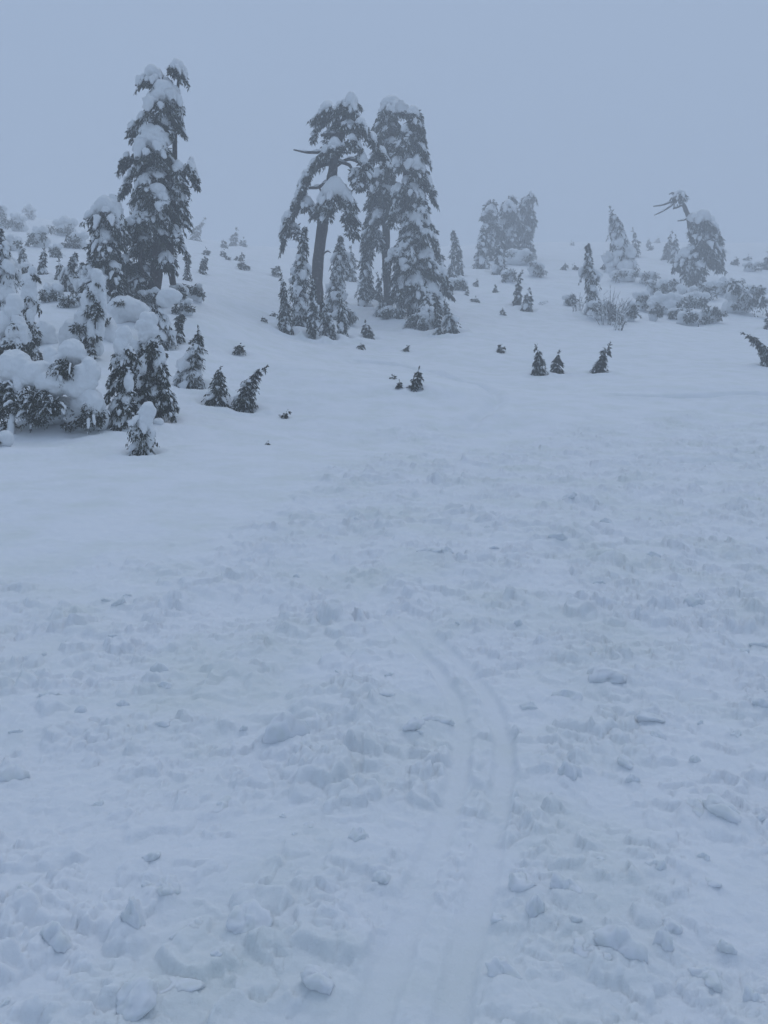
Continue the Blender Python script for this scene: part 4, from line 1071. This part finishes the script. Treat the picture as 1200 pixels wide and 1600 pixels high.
AS = [
    (304, 470, 34, 30, 0.55, 'half-buried shrub in a hollow right of the tallest hemlock foot'),
    (107, 480, 34, 20, 0.4, 'dark low shrub below the narrow pair of snowy trees'),
    (280, 472, 28, 36, 0.5, 'snowy shrub tucked against the tallest hemlock foot'),
    (62, 386, 34, 36, 0.75, 'ribbed frosted shrub on the faded left bank'),
    (102, 368, 44, 28, 0.8, 'wide faded shrub right of the ribbed one'),
    (28, 362, 32, 36, 0.6, 'faded shrub on the left skyline, lower of two'),
    (47, 338, 18, 32, 0.35, 'faded pointed shrub on the left skyline, higher of two'),
    (3, 356, 22, 46, 0.3, 'faded dark shrub cut by the left edge on the skyline'),
    (838, 432, 28, 28, 0.35, 'dark-bellied shrub right of the far middle clump'),
    (794, 440, 24, 24, 0.5, 'round shrub under the white pointed tree'),
    (808, 414, 62, 22, 0.75, 'long snow bank over shrubs under the far middle clump'),
    (1018, 460, 18, 28, 0.5, 'small upright shrub left of the dead-topped hemlock foot'),
    (1042, 464, 40, 34, 0.65, 'snow-smothered shrub uphill left of the dead-topped hemlock foot'),
    (1104, 468, 32, 38, 0.5, 'snow-capped shrub just right of the dead-topped hemlock foot'),
    (1157, 490, 62, 58, 0.3, 'large dark spreading shrub on the right slope'),
    (1112, 504, 36, 30, 0.45, 'low dark shrub at the lower edge of the right thicket'),
    (1022, 502, 20, 44, 0.45, 'upright shrub at the lower left of the long snow bank'),
    (1055, 498, 24, 18, 0.45, 'low tuft shrub under the long snow bank'),
    (1045, 490, 74, 34, 0.9, 'long snow bank bridging shrubs on the right slope'),
    (985, 502, 26, 38, 0.5, 'snowy shrub right of the twiggy thicket'),
    (1173, 424, 24, 16, 0.6, 'small snow-topped shrub on the ridge near the right edge'),
    (1088, 480, 50, 26, 0.85, 'smooth snow hump below the dead-topped hemlock'),
    (1072, 474, 34, 34, 0.6, 'rounded snowy shrub directly downhill of the dead-topped hemlock'),
    (1003, 486, 28, 40, 0.6, 'tall white shrub between twiggy thicket and long snow bank'),
    (1132, 462, 44, 30, 0.6, 'wide snowy shrub uphill of the large dark spreading one'),
    (1078, 508, 46, 22, 0.7, 'low snow-filled shrub at the bottom of the right thicket'),
    (1012, 444, 30, 22, 0.6, 'small snowy shrub highest on the left of the right thicket'),
    (1184, 476, 30, 36, 0.5, 'frosted shrub at the right end of the thicket'),
    (890, 478, 22, 24, 0.5, 'little frosted shrub at the left end of the twiggy thicket'),
    (975, 440, 50, 16, 0.8, 'snow bank at the foot of the big white spire'),
    (86, 402, 26, 20, 0.8, 'small faded shrub in the dip of the left bank'),
    (150, 474, 50, 34, 0.75, 'snow-loaded shrub between the plastered column and the stout hemlock'),
    (208, 462, 46, 30, 0.7, 'snow-loaded shrub at the left foot of the tallest hemlock'),
    (240, 478, 50, 26, 0.75, 'low snow pillow directly before the tallest hemlock foot'),
    (288, 492, 34, 26, 0.7, 'low snow pillow right of the round snow ball'),
    (84, 470, 40, 30, 0.75, 'smooth snow-loaded shrub behind the slender plastered tree'),
    (36, 440, 40, 34, 0.6, 'frosted shrub behind the slender plastered tree, higher up'),
    (120, 388, 40, 26, 0.85, 'faded shrub on the left bank close to the stout hemlock top'),
    (20, 392, 34, 26, 0.8, 'faded shrub above the leader of the left edge tree'),
    (478, 512, 44, 26, 0.7, 'snow-filled brush left of the bare dark trunk foot'),
    (540, 504, 40, 24, 0.7, 'snow-filled brush right of the bare dark trunk'),
    (612, 500, 44, 20, 0.75, 'snow hump before the straight trunk foot'),
    (660, 512, 48, 26, 0.65, 'snow-filled brush under the broad hemlock'),
    (716, 452, 30, 18, 0.7, 'snowy low shrub at the foot of the tall isolated spire'),
    (134, 478, 26, 24, 0.7, 'white shrub right of the dark low one behind the thicket'),
]
for x, y, ww, hh, sn, lab in AS:
    auto_shrub('buried_shrub', x, y, ww, hh, lab, GT, sn)
twig_shrub('twiggy_shrub', 955, 508, 62, 66, 34, 'large bare frosted shrub of upright twigs on the right slope', GT)
twig_shrub('twiggy_shrub', 902, 488, 26, 38, 12, 'small bare frosted shrub left of the large twiggy one', GT)
twig_shrub('twiggy_shrub', 966, 516, 28, 24, 12, 'low bare twigs in the snow below the large twiggy shrub', GT)
twig_shrub('twiggy_shrub', 843, 476, 18, 10, 4, 'single bare twig lying right of the stocky sapling', GT, lean=0.5)
auto_shrub('buried_shrub', 940, 500, 50, 40, 'snow-filled dark shrub beneath the bowed slender tree', GT, 0.45)

# ------------------------------------------------------------------ avalanche lumps
def chunk_mesh(name, seed, nu=18, nv=26, planes=8):
    g = np.random.default_rng(seed)
    th = np.linspace(0, math.pi, nu)[:, None]; ph = np.arange(nv)[None, :] * 2 * math.pi / nv
    D = np.stack([np.sin(th) * np.cos(ph), np.sin(th) * np.sin(ph), np.cos(th) * np.ones_like(ph)], -1).reshape(-1, 3)
    N = norm(g.normal(size=(planes, 3))); dd = g.uniform(0.5, 1.0, planes)
    q = np.clip(D @ N.T, 0.02, 1) / dd
    r = np.clip((np.sum(q ** 6, 1)) ** (-1 / 6.0), 0.35, 1.25)
    r = r * (1 + 0.20 * noise3(D * 2.3 + seed, seed) + 0.14 * noise3(D * 5.5 + seed, seed + 1) + 0.08 * noise3(D * 12, seed + 2))
    return mesh_obj(name, D * r[:, None], ball_quads(nu, nv), [M['chunk']])
protos = [chunk_mesh('snow_chunk', 100 + k) for k in range(9)]
GC = 'loose lumps of avalanche snow on the slope'
used = [False] * len(protos)
def put_chunk(k, x, y, sx, sz, sink, rz, label):
    o = protos[k] if not used[k] else protos[k].copy()
    if used[k]: COL.objects.link(o)
    used[k] = True
    z = float(full_h(np.array([x]), np.array([y]))[0])
    o.location = (x, y, z + sz * sink)
    o.scale = (sx, sx * 0.9, sz)
    o.rotation_euler = (0.12 + rng.uniform(-0.1, 0.1), rng.uniform(-0.1, 0.1), rz)
    return tag(o, label, 'snow lump', GC)
for k, x, y, sx, sz, lab in LUMPS:
    put_chunk(k, x, y, sx, sz, -0.42 if sx < 1.5 * sz else -0.62, rng.uniform(0, 6.28), lab)
